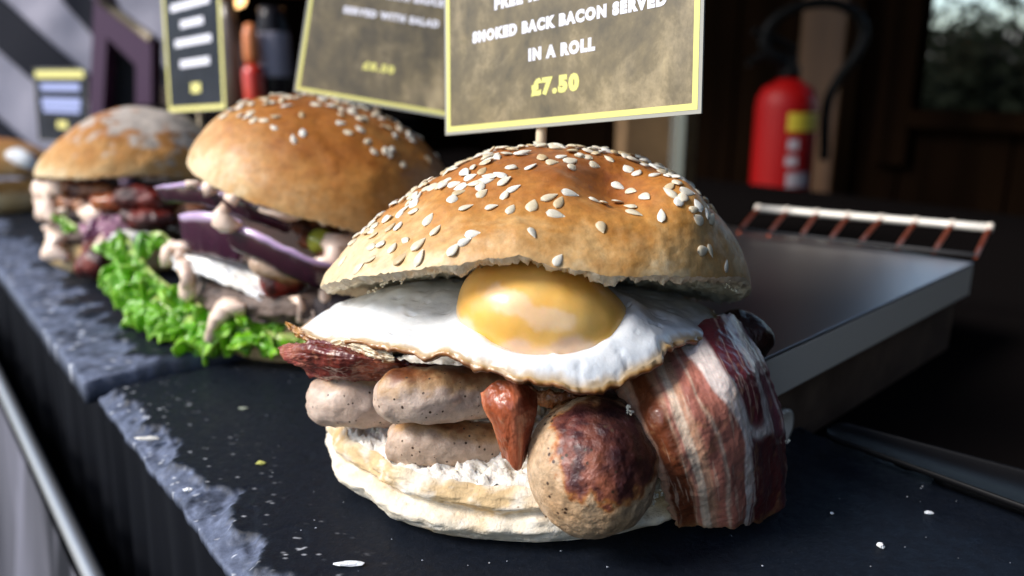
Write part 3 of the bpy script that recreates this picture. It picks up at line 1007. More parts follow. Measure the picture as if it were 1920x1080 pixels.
br = [lin(186, 150, 96), lin(150, 100, 48), lin(116, 64, 26), lin(84, 44, 20), lin(70, 36, 18), lin(70, 36, 18)]
for k in range(nr):
    nz = sstep(-0.2, 0.5, fbm(rim, 1.6, 4, 90 + k))
    cs_.append(mixc(br[k], lin(190, 172, 146) if k < 2 else lin(140, 88, 42), nz * 0.6))
egg = mk("fried_egg", np.concatenate([Vt, Vs]), np.concatenate([F, sk]), m_white, roll, col=np.concatenate([eggw] + cs_))
# yolk, its skin clouded at the left
n, m = 140, 90
a = np.linspace(0, 2 * np.pi, n, endpoint=False)[:, None]
s = np.linspace(0, 1, m)[None]
rr = np.sin(s * np.pi * 0.80)
zz = np.cos(s * np.pi * 0.80)
Ly = np.stack([2.36 * rr * np.cos(a), 2.15 * rr * np.sin(a), 1.72 * zz + 0 * a], -1).reshape(-1, 3)
Ly = Ly * (1 + 0.035 * fbm(Ly, 0.5, 3, 101))[:, None]
Ly[:, 2] -= 0.16 * Ly[:, 0] + 0.10 * (Ly[:, 0] > 0) * Ly[:, 0] ** 2 * 0.2
Ry = rotm(6, -16, 0)
Yw = Ly @ Ry.T + np.array([0.86, 20.45, 5.72])
film = sstep(-0.1, 0.5, fbm(Ly, 0.9, 4, 103) + 1.3 * sstep(1.3, 2.3, -Ly[:, 0]) * sstep(0.9, -0.3, Ly[:, 2]) + 1.0 * sstep(-0.15, -0.75, Ly[:, 2]) - 0.55)
yc = mixc(lin(248, 184, 76), lin(250, 204, 120), 0.5 + 0.8 * fbm(Ly, 0.7, 3, 104))
yf = quads(n, m, True, False)
bvy = BVHTree.FromPolygons([Vector(v) for v in Yw], yf.tolist())


def film_glint_at(poly, w, sd):
    """Mask along a line over the yolk, for set film and the painted highlight."""
    pts = [np.array(h_[0]) for h_ in (cast(bvy, *q_) for q_ in poly) if h_]
    if len(pts) < 2: return np.zeros(len(Yw))
    Cc = catmull(pts, 50) if len(pts) > 2 else np.linspace(pts[0], pts[1], 50)
    dd = np.sqrt(((Yw[:, None] - Cc[None]) ** 2).sum(-1)).min(1)
    return sstep(w, w * 0.55, dd + 0.16 * fbm(Yw, 2.2, 4, sd))


yc = mixc(yc, lin(250, 222, 200), 0.45 * film_glint_at([(925, 548), (965, 572), (1010, 592), (1060, 600)], 0.34, 3))  # reflected sky streak across the middle, painted into the colour
yc = mixc(yc, lin(248, 224, 208), 0.75 * film_glint_at([(822, 566), (850, 582), (880, 600)], 0.45, 4))
yc = mixc(yc, lin(240, 190, 130), 0.35 * film_glint_at([(900, 540), (920, 560), (890, 575)], 0.30, 5))
yc = mixc(yc, lin(244, 206, 178), film * 0.8)
mk("yolk", Yw, quads(n, m, True, False), m_yolk, egg, col=yc)

# crisp shard sticking out of the egg's left tip
crispc = lambda s, t, V: mixc(lin(196, 140, 66), lin(96, 52, 20), sstep(-.3, .4, fbm(V, 2.2, 4, 7)))
sheet("crisp_edge", [[P(536, 604, 22.6), P(565, 618, 22.3), P(600, 632, 21.9), P(640, 650, 21.4)], [P(540, 612, 22.5), P(568, 630, 22.1), P(604, 642, 21.7), P(642, 660, 21.3)], [P(560, 634, 22.4), P(580, 640, 22.2), P(608, 650, 21.9), P(640, 664, 21.6)]],
      0.07, m_bacon, egg, crispc, 90, 50, rip=0.10, rs=2.0, seed=8, edge=0.12)
sheet("crisp_edge", [[P(622, 640, 21.0), P(650, 632, 20.7), P(690, 645, 20.3), P(735, 660, 20.0)], [P(628, 652, 20.9), P(655, 650, 20.6), P(692, 662, 20.2), P(738, 672, 19.9)], [P(634, 660, 21.0), P(658, 664, 20.8), P(694, 672, 20.4), P(738, 678, 20.1)]],
      0.09, m_white, egg, lambda s, t, V: mixc(lin(226, 208, 176), lin(150, 100, 50), sstep(0.0, .5, fbm(V, 2.5, 4, 9) + t * 0.5 - 0.2)), 90, 50, rip=0.09, rs=2.0, seed=9, edge=0.08)


# sausages --------------------------------------------------------
def pale_saus(seed, browndir, th0=0.35, brown=lin(122, 62, 24), deep=lin(70, 22, 10), base=lin(216, 192, 174)):
    bd = np.asarray(browndir, float)
    bd = bd / np.linalg.norm(bd)

    def fn(V, N):
        f = N @ bd + 0.40 * fbm(V, 0.9, 5, seed) + 0.12 * fbm(V, 4, 4, seed + 3)
        c = mixc(base, base * np.array([.86, .80, .74]), 0.5 + 0.7 * fbm(V, 1.0, 4, seed + 1))
        c = mixc(c, lin(196, 150, 92), sstep(th0 - 0.25, th0 + 0.05, f) * 0.8)
        c = mixc(c, brown, sstep(th0, th0 + 0.30, f) * 0.9)
        return mixc(c, deep, sstep(th0 + 0.25, th0 + 0.6, f) * 0.85)
    return fn


sausage("sausage", [P(581, 750, 22.0), P(650, 752, 21.6), P(720, 754, 22.0), P(820, 745, 23.4)], 0.80, m_saus, roll, pale_saus(1, (0.4, .2, 1), 0.95), flat=0.93, lump=0.12, seed=3)
sausage("sausage", [P(708, 742, 20.2), P(780, 742, 19.8), P(870, 736, 20.2), P(1000, 725, 21.5)], 0.74, m_saus, roll, pale_saus(2, (0.1, -.1, 1), 0.60), flat=1.0, lump=0.11, seed=4)  # browned top enlarged to hold the egg's shade in the colour too
sausage("sausage", [P(736, 835, 20.6), P(800, 832, 20.2), P(900, 838, 20.4), P(990, 840, 21.3)], 0.68, m_saus, roll, pale_saus(5, (0.5, 0, 1), 0.74, base=lin(204, 178, 156)), flat=0.98, lump=0.12, seed=5, cuts=(0.9, 0))


def big_char(V, N):
    c = mixc(lin(212, 182, 148), lin(190, 152, 112), 0.5 + 0.7 * fbm(V, 0.9, 4, 61))
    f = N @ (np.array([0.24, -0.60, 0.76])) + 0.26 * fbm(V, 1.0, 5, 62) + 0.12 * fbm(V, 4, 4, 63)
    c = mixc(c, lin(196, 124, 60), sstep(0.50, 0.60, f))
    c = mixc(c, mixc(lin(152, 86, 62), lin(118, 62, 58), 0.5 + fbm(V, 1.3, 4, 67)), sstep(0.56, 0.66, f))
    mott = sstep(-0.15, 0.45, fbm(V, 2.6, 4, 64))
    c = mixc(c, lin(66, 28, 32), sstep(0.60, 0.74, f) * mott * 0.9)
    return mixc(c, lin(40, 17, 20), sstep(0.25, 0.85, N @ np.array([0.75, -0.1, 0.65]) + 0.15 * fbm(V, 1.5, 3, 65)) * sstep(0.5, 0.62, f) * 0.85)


sausage("sausage", [P(1104, 896, 16.9), P(1112, 872, 18.6), P(1128, 832, 20.8), P(1145, 800, 23.0)], 1.66, m_char, roll, big_char, n=140, k=140, flat=1.04, lump=0.10, seed=6)["label"] = "big sausage with a charred end pointing forward"
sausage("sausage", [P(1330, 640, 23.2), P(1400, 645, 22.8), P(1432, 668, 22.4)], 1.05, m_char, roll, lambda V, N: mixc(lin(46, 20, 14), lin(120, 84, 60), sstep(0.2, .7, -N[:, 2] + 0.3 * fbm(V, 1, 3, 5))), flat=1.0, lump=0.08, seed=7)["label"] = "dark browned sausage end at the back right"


# bacon -----------------------------------------------------------
def rasher(stops, seed, wav=0.05, stretch=(6, 1.2)):
    xs = [a for a, _ in stops]
    cs = np.array([b for _, b in stops])

    def fn(s, t, V):
        Q = np.stack([s * stretch[0], t * stretch[1], 0 * s], -1)
        x = np.clip(s + wav * fbm(Q, 1.0, 4, seed) + 0.25 * wav * fbm(Q, 5, 3, seed + 1), 0, 1)
        c = np.stack([np.interp(x, xs, cs[:, k]) for k in range(3)], 1)
        streak = sstep(0.1, 0.6, fbm(np.stack([s * 30, t * 3, 0 * s], -1), 1.0, 4, seed + 2))
        c = mixc(c, c * 0.72, streak * 0.6)
        fine = fbm(np.stack([s * 70, t * 6, 0 * s], -1), 1.0, 3, seed + 4)
        c = c * (1 + 0.22 * fine)[:, None]
        c = mixc(c, lin(186, 130, 92), sstep(0.25, 0.6, fbm(V, 2.4, 4, seed + 5)) * 0.35)
        return mixc(c, lin(84, 40, 26), sstep(0.40, 0.7, fbm(V, 1.1, 4, seed + 3)) * 0.5)
    return fn


meat, meat2, fat, fat2, brown = lin(160, 104, 86), lin(118, 58, 62), lin(222, 204, 194), lin(196, 160, 124), lin(134, 86, 56)
big = rasher([(0, brown), (0.07, fat2), (0.12, fat2), (0.15, lin(120, 62, 36)), (0.22, lin(112, 52, 30)), (0.26, fat2), (0.36, lin(214, 184, 152)), (0.40, meat), (0.50, meat), (0.54, fat), (0.62, fat), (0.65, meat2), (0.76, meat2), (0.79, lin(196, 150, 146)), (0.84, meat2), (0.93, lin(150, 90, 92)), (1.0, meat2)], 71, 0.035)


# boundaries of the stripes across the rasher at its top, middle and bottom, with their colours
tan_, pinkb, dbrown, cream = lin(198, 150, 122), lin(176, 112, 96), lin(112, 58, 34), lin(222, 196, 172)
white_, dred, mauve, redb = lin(232, 216, 208), lin(112, 44, 52), lin(146, 82, 94), lin(108, 46, 40)
BST = [(tan_, (0.0, 0.0, 0.0)), (dbrown, (0.10, 0.07, 0.06)), (tan_, (0.18, 0.20, 0.22)), (pinkb, (0.225, 0.215, 0.235)), (cream, (0.245, 0.24, 0.26)), (tan_, (0.285, 0.32, 0.33)), (pinkb, (0.34, 0.37, 0.38)), (cream, (0.39, 0.455, 0.44)), (pinkb, (0.40, 0.47, 0.455)),
       (white_, (0.44, 0.585, 0.56)), (dred, (0.56, 0.66, 0.60)), (white_, (0.74, 0.79, 0.62)), (mauve, (0.775, 0.86, 0.64)), (white_, (0.84, 0.97, 0.99)), (dred, (0.865, 0.985, 1.0)), (mauve, (0.93, 0.995, 1.1))]


def bigcol(s, t, V):
    Q = np.stack([s * 5, t * 1.3, 0 * s], -1)
    x = s + 0.022 * fbm(Q, 1.0, 4, 71) + 0.012 * fbm(np.stack([s * 14, t * 5, 0 * s], -1), 1.0, 3, 72)
    tt = np.clip(t + 0.02 * fbm(Q, 2.0, 3, 73), 0, 1)
    c = np.broadcast_to(BST[0][0], (len(s), 3)).copy()
    for col_, (b0_, b1_, b2_) in BST[1:]:
        b_ = np.interp(tt, [0, 0.5, 1], [b0_, b1_, b2_])
        w_ = 0.010 + 0.012 * (0.5 + 0.5 * np.sin(b0_ * 40))
        c = mixc(c, col_, sstep(-w_, w_, x - b_))
    nz = 0.05 * fbm(np.stack([s, t, 0 * s], -1), 7, 4, 75)
    low = sstep(0.54, 0.60, t + nz) * sstep(0.60, 0.64, x)
    c = mixc(c, mixc(redb, lin(92, 40, 44), 0.5 + 0.8 * fbm(V, 1.2, 3, 76)), low)
    loop = np.exp(-(((x - 0.735) / 0.115) ** 2 + ((t - 0.40) / 0.15) ** 2 - 1) ** 2 * 9) * sstep(0.36, 0.44, t)
    c = mixc(c, white_, np.clip(loop * 1.2, 0, 1))
    c = mixc(c, white_ * 0.9, sstep(0.012, 0.0, np.abs(x - 0.615 - 0.02 * np.sin(t * 9))) * sstep(0.55, 0.62, t) * 0.7)
    fib = fbm(np.stack([s * 60, t * 5, 0 * s], -1), 1.0, 3, 78)
    c = c * (1 + 0.22 * fib + 0.14 * fbm(np.stack([s * 26, t * 3, 0 * s], -1), 1.0, 4, 84))[:, None]
    c = mixc(c, cream, sstep(0.42, 0.60, fbm(np.stack([s * 34, t * 4, 0 * s], -1), 1.0, 3, 85)) * 0.40)
    c = mixc(c, lin(206, 150, 104), sstep(0.3, 0.65, fbm(V, 2.2, 4, 79)) * 0.30)
    c = mixc(c, lin(96, 50, 30), sstep(0.35, 0.65, fbm(V, 1.0, 4, 80)) * 0.30)
    return mixc(c, lin(150, 112, 70), sstep(0.965, 1.0, t + 0.5 * nz) * 0.6)


rowsB = [[(1150, 735, 20.2), (1215, 690, 20.0), (1262, 645, 20.4), (1312, 608, 21.0), (1360, 592, 21.8), (1394, 606, 22.6)],
         [(1188, 790, 18.7), (1240, 762, 18.2), (1296, 730, 18.4), (1352, 700, 19.0), (1405, 680, 20.0), (1438, 688, 21.2)],
         [(1222, 860, 18.3), (1272, 845, 17.9), (1326, 825, 18.0), (1384, 805, 18.6), (1436, 790, 19.6), (1467, 793, 21.0)],
         [(1248, 925, 18.6), (1296, 920, 18.2), (1345, 915, 18.3), (1398, 900, 18.8), (1446, 880, 19.8), (1474, 876, 21.0)],
         [(1262, 985, 19.2), (1305, 988, 19.0), (1350, 988, 19.1), (1400, 985, 19.4), (1442, 972, 20.2), (1466, 945, 21.2)]]
bac = sheet("bacon_rasher", [[P(*q) for q in r] for r in rowsB], 0.11, m_bacon, roll, bigcol, 260, 220, rip=0.09, rs=0.9, seed=72, edge=0.20,
            fold=lambda s, t: 0.030 * np.sin(s * 30 + 2.0 * t + 2.5 * np.sin(t * 5)) * sstep(0.05, 0.4, t) + 0.06 * np.sin(s * 11 + t * 3) + 0.02 * np.sin(t * 24 + s * 9))
bac["label"] = "wide streaky rasher draped down to the slate"
bk = np.array(P(1333, 728, 18.35))
blobs("charred_flake", [(bk + np.array([x, y, z]), r) for x, y, z, r in [(-.1, 0, .08, .13), (0.02, -.05, 0.0, .15), (.12, -.02, -.10, .14), (.2, 0, -.04, .09), (-.05, -.03, -.12, .1), (-.17, .02, .12, .07)]], m_char, bac, lin(30, 16, 20), res=0.045)

darkb = rasher([(0, lin(150, 70, 60)), (0.12, lin(168, 100, 80)), (0.2, lin(112, 40, 26)), (0.45, lin(100, 32, 18)), (0.55, lin(150, 76, 50)), (0.7, lin(92, 26, 16)), (1, lin(80, 24, 14))], 81, 0.16, (3, 4))
rowsL = [[(524, 655, 22.4), (575, 644, 21.6), (640, 650, 20.9), (720, 668, 20.4), (800, 684, 20.2), (880, 700, 20.2)],
         [(528, 664, 22.1), (575, 660, 21.1), (640, 668, 20.3), (720, 680, 20.2), (800, 692, 20.6), (880, 706, 20.8)],
         [(550, 680, 21.9), (590, 686, 21.1), (650, 694, 20.6), (720, 696, 20.8), (800, 700, 21.2), (880, 712, 21.3)],
         [(580, 704, 22.0), (625, 710, 21.3), (672, 714, 21.0), (730, 708, 21.4), (800, 708, 21.8), (880, 716, 21.8)]]
sheet("bacon_rasher", [[P(*q) for q in r] for r in rowsL], 0.12, m_bacon, roll, darkb, 220, 120, rip=0.16, rs=1.1, seed=82, edge=0.22)["label"] = "crisp dark red rasher poking out at the left under the egg"
orange = rasher([(0, lin(196, 112, 70)), (0.15, lin(150, 70, 34)), (0.5, lin(172, 88, 54)), (0.62, lin(196, 116, 84)), (0.75, lin(134, 56, 30)), (1, lin(112, 44, 24))], 91, 0.14, (3, 2))
rowsM = [[(905, 738, 18.8), (932, 716, 18.7), (970, 716, 18.6), (1008, 738, 19.0)],
         [(910, 768, 18.55), (940, 762, 18.15), (974, 764, 18.15), (1003, 776, 18.6)],
         [(934, 818, 18.5), (950, 812, 18.2), (974, 816, 18.2), (994, 820, 18.6)],
         [(944, 858, 18.7), (956, 866, 18.5), (972, 882, 18.5), (986, 850, 18.8)]]
sheet("bacon_rasher", [[P(*q) for q in r] for r in rowsM], 0.14, m_bacon, roll, orange, 110, 130, rip=0.06, rs=0.9, seed=92, edge=0.06)["label"] = "narrow orange strip of bacon hanging between the sausages"
# second fold of the same bacon lying back under the egg
rowsN = [[(985, 724, 19.3), (1020, 736, 19.0), (1060, 742, 18.9), (1100, 738, 19.2)], [(990, 738, 19.6), (1020, 748, 19.4), (1060, 752, 19.4), (1100, 745, 19.6)], [(1000, 755, 20.5), (1020, 760, 20.5), (1060, 758, 20.5), (1090, 750, 20.6)]]
sheet("bacon_rasher", [[P(*q) for q in r] for r in rowsN], 0.12, m_bacon, roll, rasher([(0, brown), (.4, lin(170, 110, 60)), (.7, lin(110, 60, 30)), (1, lin(90, 44, 24))], 95, .15, (3, 3)), 110, 70, rip=0.16, rs=1.5, seed=96, edge=0.12)


# loose crumbs clinging to the filling
def crumb_cluster(name, spots, r, mat, parent, col, seed, label=None, cat=None, group=None, at=None):
    g2 = np.random.default_rng(seed)
    V, F = [], []
    for c in spots:
        for _ in range(g2.integers(3, 7)):
            b = len(V)
            cc = np.asarray(c) + g2.normal(size=3) * r * 0.6
            ax = g2.normal(size=(6, 3)) * 0.25 + np.array([[1, 0, 0], [-1, 0, 0], [0, 1, 0], [0, -1, 0], [0, 0, 1], [0, 0, -1]])
            for q in ax: V.append(cc + q * r * g2.uniform(.35, .8))
            F += [[b + i, b + j, b + k] for i, j, k in ((0, 2, 4), (2, 1, 4), (1, 3, 4), (3, 0, 4), (2, 0, 5), (1, 2, 5), (3, 1, 5), (0, 3, 5))]
    o = mk(name, np.array(V), F, mat, parent, col=col, smooth=False, at=at)
    return o


tag(crumb_cluster("crumbs", [P(1180, 765, 18.2), P(1183, 775, 18.2), P(1230, 930, 18.4), P(1240, 925, 18.5), P(1225, 940, 18.5), P(1475, 828, 20.9)], 0.07, m_crumb, roll, lin(245, 235, 210), 5), kind="stuff")
tag(crumb_cluster("crumb_shreds", [P(x, y, d) for x, y, d in [(735, 524, 21.2), (725, 530, 21.3), (745, 516, 21.0), (752, 528, 21.0), (700, 545, 22.0), (692, 548, 22.0), (715, 535, 21.6), (770, 512, 20.6), (1365, 535, 21.2), (1375, 545, 21.6)]], 0.06, m_crumb, bun1, lin(240, 228, 200), 6), kind="stuff")


# ================================================================== SECOND AND THIRD ROLLS
m_sauce = food("pink_sauce", rough=0.32, coat=0.3, sss=0.08, sss_r=(1, .6, .45), vary=0.10, vscale=2, bumps=((2.5, .2, .05),))
m_onion = food("onion_skin", rough=0.25, coat=0.5, sss=0.2, sss_r=(1, .4, .5), vary=0.22, vscale=2, bumps=((3, .15, .04),))
m_leaf = food("lettuce_leaf", rough=0.35, coat=0.3, sss=0.25, sss_r=(.5, 1, .15), vary=0.3, vscale=2.5, bumps=((4, .4, .05),))
m_patty = food("grilled_meat", rough=0.6, sss=0.05, vary=0.5, vscale=3, bumps=((3, .9, .12), (10, .5, .05)))
m_cheese = food("melted_cheese", rough=0.3, coat=0.3, sss=0.3, sss_r=(1, .85, .6), vary=0.08, vscale=2, bumps=((2, .3, .06),))
SAUCE = lin(255, 226, 204)

r2 = thing("onion_burger_roll", (-9.0, 38.0, 0.0), "second seeded roll with red onion, pink sauce, lettuce and grilled patty", "filled roll", "filled rolls on the slates")
R2 = rotm(0, 6, 15)
C2 = np.array([-8.75, 37.8, 7.2])
bun2, W2, F2 = bun_top(r2, C2, 6.15, 6.1, 3.72, R2, 21, lambda ph: (2.35 + 0 * ph, 0.60 + 0 * ph), m_bun, m_crumb, rimfn=lambda ph: 0.12 * np.sin(ph * 3 + 1), colfn=toastfn(4.9, 23, 0.25), n=260, m=90, torn=0.07,
                       dents=[((-3, -3.5, 2.6), 1.5, 0.15), ((1, -4.5, 2.2), 1.0, -0.08)])
bvh2 = BVHTree.FromPolygons([Vector(v) for v in W2], F2.tolist())
for px, py in [(470, 212), (476, 226), (494, 226), (518, 219), (537, 199), (566, 216), (514, 240), (551, 262), (568, 250), (638, 231), (652, 249), (676, 243), (690, 266), (702, 285), (735, 280), (722, 283), (756, 309), (730, 288), (640, 205), (660, 212), (590, 195), (605, 190)]:
    hit = cast(bvh2, px, py)
    if hit: put_seed(me_seed, bun2, hit[0], hit[1], random.uniform(0, 3.14), random.uniform(1.3, 1.5), random.uniform(-.1, .2))
cnt = 0
while cnt < 110:
    a, r = random.uniform(0, 2 * math.pi), math.sqrt(random.random()) * 0.82
    loc = C2 + R2 @ np.array([6 * r * math.cos(a), 6 * r * math.sin(a), 9])
    d = R2 @ np.array([0, 0, -1.0])
    hh = bvh2.ray_cast(Vector(loc), Vector(d))
    if hh[0] is None: continue
    nr_ = hh[1] if hh[1].dot(Vector(d)) < 0 else -hh[1]
    cosv = nr_.dot((Vector((0, 0, H)) - hh[0]).normalized())
    if cosv > 0.33 or hh[0].x < -12.5: continue
    if cosv < -0.05 and random.random() < 0.6: continue
    put_seed(me_seed, bun2, hh[0], nr_, random.uniform(0, 6.28), random.uniform(1.2, 1.5), random.uniform(-.15, .3), random.uniform(.02, .07))
    cnt += 1

prof2 = [(0.0, 0.02), (0.80, 0.0), (0.90, 0.05), (0.97, 0.4), (1.0, 0.8), (0.98, 1.3), (0.93, 1.7)]
tan = lambda L, z, ph: mixc(lin(212, 176, 120), lin(236, 212, 166), 0.5 + 0.7 * fbm(L, 0.6, 3, 5))
bun_bottom(r2, (-9.0, 38.2, 0.03), 6.3, 6.1, prof2, 43, m_flour, None, tan, n=160, m=40)
pattyprof = [(0.0, -0.05), (0.85, 0.0), (0.96, 0.25), (1.0, 0.7), (0.96, 1.15), (0.85, 1.35), (0.0, 1.4)]
pc = lambda L, z, ph: mixc(lin(124, 104, 92), lin(58, 42, 36), sstep(-.3, .4, fbm(L, 1.0, 4, 6)))
bun_bottom(r2, (-9.0, 37.9, 1.9), 6.35, 6.1, pattyprof, 44, m_patty, None, pc, n=200, m=40, lump=0.28, name="patty")


def onion(name, pts, h, thick, parent, seed, skin=lin(52, 8, 28), pale=lin(232, 214, 236), lean=0.0):
    """A slice of red onion: a band with a pale cut top and a purple outer face."""
    C = catmull(np.array(pts), 70)
    T = np.gradient(C, axis=0)
    T[:, 2] = 0
    T /= np.linalg.norm(T, axis=1)[:, None]
    B = np.cross(T, EZ)
    if (B[35] @ (C[35] - np.array([0, 0, H]))) > 0: B = -B      # towards us
    sec = [(0, 0), (0.5, 0.04), (1, 0), (1.12, -0.2), (1.16, -0.5), (1.05, -0.85), (0.85, -1), (0.2, -1), (0.05, -0.8), (-0.05, -0.4)]
    k = len(sec)
    w = np.sqrt(np.clip(1 - np.abs(np.linspace(-1, 1, 70)) ** 10, 0.02, 1))
    V = np.array([[c + b * (x * thick + lean * y) + EZ * (y * h * ww) for x, y in sec] for c, b, ww in zip(C, B, w)]).reshape(-1, 3)
    V = V + 0.05 * fbm(V, 1.0, 3, seed)[:, None]
    col = np.tile(np.array([pale, pale, pale * np.array([.85, .7, .9]), skin, skin, skin * .8, skin, pale * .8, pale * .8, pale]), (70, 1))
    col = mixc(col, col * np.array([1.3, 1.1, 1.2]), np.clip(fbm(V * np.array([1, 1, .2]), 1.2, 3, seed + 1), 0, 1) * 0.6)
    F = quads(70, k, False, True).tolist() + [list(range(k))[::-1], [69 * k + j for j in range(k)]]
    o = mk(name, V, F, m_onion, parent, col=col)
    return o


onion("onion_slice", [P(303, 348, 35.5), P(360, 343, 34.3), P(430, 358, 33.5), P(500, 384, 33.0), P(548, 408, 33.2)], 0.85, 0.32, r2, 1)
onion("onion_slice", [P(430, 415, 32.6), P(480, 432, 31.8), P(540, 462, 31.4), P(598, 488, 31.5), P(645, 500, 32.2)], 1.15, 0.30, r2, 2)
onion("onion_slice", [P(346, 402, 35.2), P(380, 398, 34.4), P(420, 404, 33.8), P(458, 416, 33.4)], 1.9, 0.3, r2, 3, skin=lin(60, 14, 42))
crisp = lambda sd: (lambda V, N: mixc(lin(150, 84, 44), lin(74, 34, 20), sstep(-.3, .4, fbm(V, 1.1, 4, sd))))
for i, (pts, rr_) in enumerate([([P(395, 350, 36.5), P(470, 372, 35.4), P(560, 402, 35.0)], .62), ([P(520, 400, 35.2), P(600, 432, 34.8), P(690, 452, 35.5)], .66), ([P(560, 440, 33.8), P(620, 470, 33.6), P(690, 490, 34.2)], .6)]):
    sausage("bacon_piece", pts, rr_, m_char, r2, crisp(40 + i), n=60, k=36, lump=0.28, seed=60 + i, flat=0.7)
chs = lambda s, t, V: mixc(lin(214, 218, 222), lin(236, 232, 222), 0.5 + 0.8 * fbm(V, .8, 3, 7))
sheet("cheese_slice", [[P(322, 462, 36.5), P(390, 460, 36), P(470, 500, 34.6), P(560, 540, 33.6), P(660, 555, 33.5)], [P(318, 480, 35.3), P(380, 490, 34.4), P(460, 528, 33.2), P(545, 566, 32.4), P(650, 575, 32.4)], [P(330, 505, 35.0), P(385, 518, 34.0), P(455, 548, 32.9), P(540, 590, 32.0), P(650, 598, 32.2)]],
      0.35, m_cheese, r2, chs, 120, 60, rip=0.2, rs=1, seed=5, edge=0.2)
sausage("chorizo_slice", [P(488, 532, 32.2), P(520, 528, 32.6), P(570, 520, 33.5)], 0.75, m_char, r2, lambda V, N: mixc(lin(150, 34, 14), lin(66, 14, 10), sstep(-.3, .4, fbm(V, 1, 3, 3))), n=60, k=40, seed=9)
sausage("mushroom", [P(470, 485, 32.6), P(520, 500, 32.4), P(570, 520, 32.8)], 0.75, m_saus, r2, pale_saus(8, (0, 0, -1), 0.6, base=lin(206, 176, 150)), n=60, k=40, seed=10, flat=0.8)
sausage("gherkin", [P(588, 470, 33.0), P(600, 455, 33.4), P(612, 450, 34)], 0.62, m_onion, r2, lambda V, N: mixc(lin(190, 196, 70), lin(150, 160, 60), 0.5 + fbm(V, 1, 3, 2)), n=40, k=30, seed=11)
sausage("burnt_patty_edge", [P(590, 590, 32.0), P(640, 575, 32.4), P(690, 565, 33)], 0.75, m_patty, r2, lambda V, N: mixc(lin(54, 40, 44), lin(30, 22, 26), 0.5 + fbm(V, 1, 3, 4)), n=50, k=36, seed=12, lump=0.2)
def chain(*pts, n=5):
    """Drips: a run of drops between the given (px, py, depth, radius) points."""
    return [tuple(q_) for q_ in catmull(np.array(pts, float), n * (len(pts) - 1) + 1)]


B1 = chain((306, 352, 35.2, .26), (345, 346, 34.5, .22), (395, 350, 33.9, .24), (440, 366, 33.2, .26), (480, 384, 32.9, .20), (530, 404, 32.7, .26), (575, 398, 33.2, .3))
B1 += chain((330, 350, 34.8, .24), (332, 366, 34.6, .20), (328, 384, 34.5, .24)) + chain((385, 350, 33.9, .24), (390, 368, 33.6, .18)) + chain((500, 392, 32.6, .22), (498, 410, 32.4, .16))
B1 += chain((445, 366, 33.0, .26), (420, 392, 32.6, .30), (412, 415, 32.4, .34), (432, 424, 32.2, .30), (455, 408, 32.4, .22), (464, 384, 32.7, .2))
B1 += chain((430, 424, 32.1, .26), (446, 420, 31.9, .22), (470, 432, 31.6, .16)) + chain((545, 410, 32.5, .26), (552, 430, 32.2, .24), (536, 444, 32.0, .24))
blobs("sauce", [(P(a, b, d - .55), r) for a, b, d, r in B1], m_sauce, r2, SAUCE, res=0.10)
B5 = chain((316, 470, 35.4, .34), (340, 462, 35.0, .30), (380, 478, 34.2, .2), (420, 500, 33.5, .16)) + chain((345, 480, 34.7, .3), (350, 515, 34.0, .30), (352, 548, 33.7, .34)) + chain((312, 478, 35.3, .3), (314, 505, 35.0, .28))
B5 += chain((470, 480, 32.2, .2), (500, 500, 31.9, .22), (520, 520, 31.9, .18)) + chain((545, 545, 32.0, .2), (565, 580, 31.8, .24), (560, 606, 31.8, .22))
blobs("sauce", [(P(a, b, d - .2), r) for a, b, d, r in B5], m_sauce, r2, SAUCE, res=0.10)
B3 = [(318, 470, 35.6, .45), (330, 462, 35.4, .4), (312, 490, 35.2, .4), (345, 470, 35, .35), (345, 500, 34.4, .42), (352, 515, 34.2, .4), (352, 530, 34.1, .42), (356, 545, 34.0, .45), (352, 555, 34.0, .40), (372, 498, 34.0, .3), (338, 480, 34.8, .4),
      (440, 575, 32.6, .45), (425, 582, 32.6, .4), (455, 580, 32.5, .35), (412, 590, 32.5, .42), (404, 600, 32.4, .3), (420, 572, 32.8, .38), (398, 625, 32.2, .38), (392, 632, 32.2, .36), (388, 640, 32.2, .28), (470, 588, 32.4, .25), (500, 600, 32.2, .25)]
blobs("sauce", [(P(a, b, d - .1), r) for a, b, d, r in B3], m_sauce, r2, SAUCE)
B4 = [(620, 455, 32.8, .5), (632, 470, 32.6, .5), (628, 490, 32.3, .42), (612, 500, 32.2, .45), (598, 495, 32.2, .4), (606, 520, 32.1, .4), (612, 545, 32.0, .38), (610, 565, 31.9, .36), (645, 455, 33.0, .5), (660, 450, 33.4, .45), (585, 588, 32.0, .4), (578, 600, 31.9, .35), (592, 605, 32.0, .35), (560, 600, 32.1, .3)]
blobs("sauce", [(P(a, b, d), r) for a, b, d, r in B4], m_sauce, r2, SAUCE * 0.92)


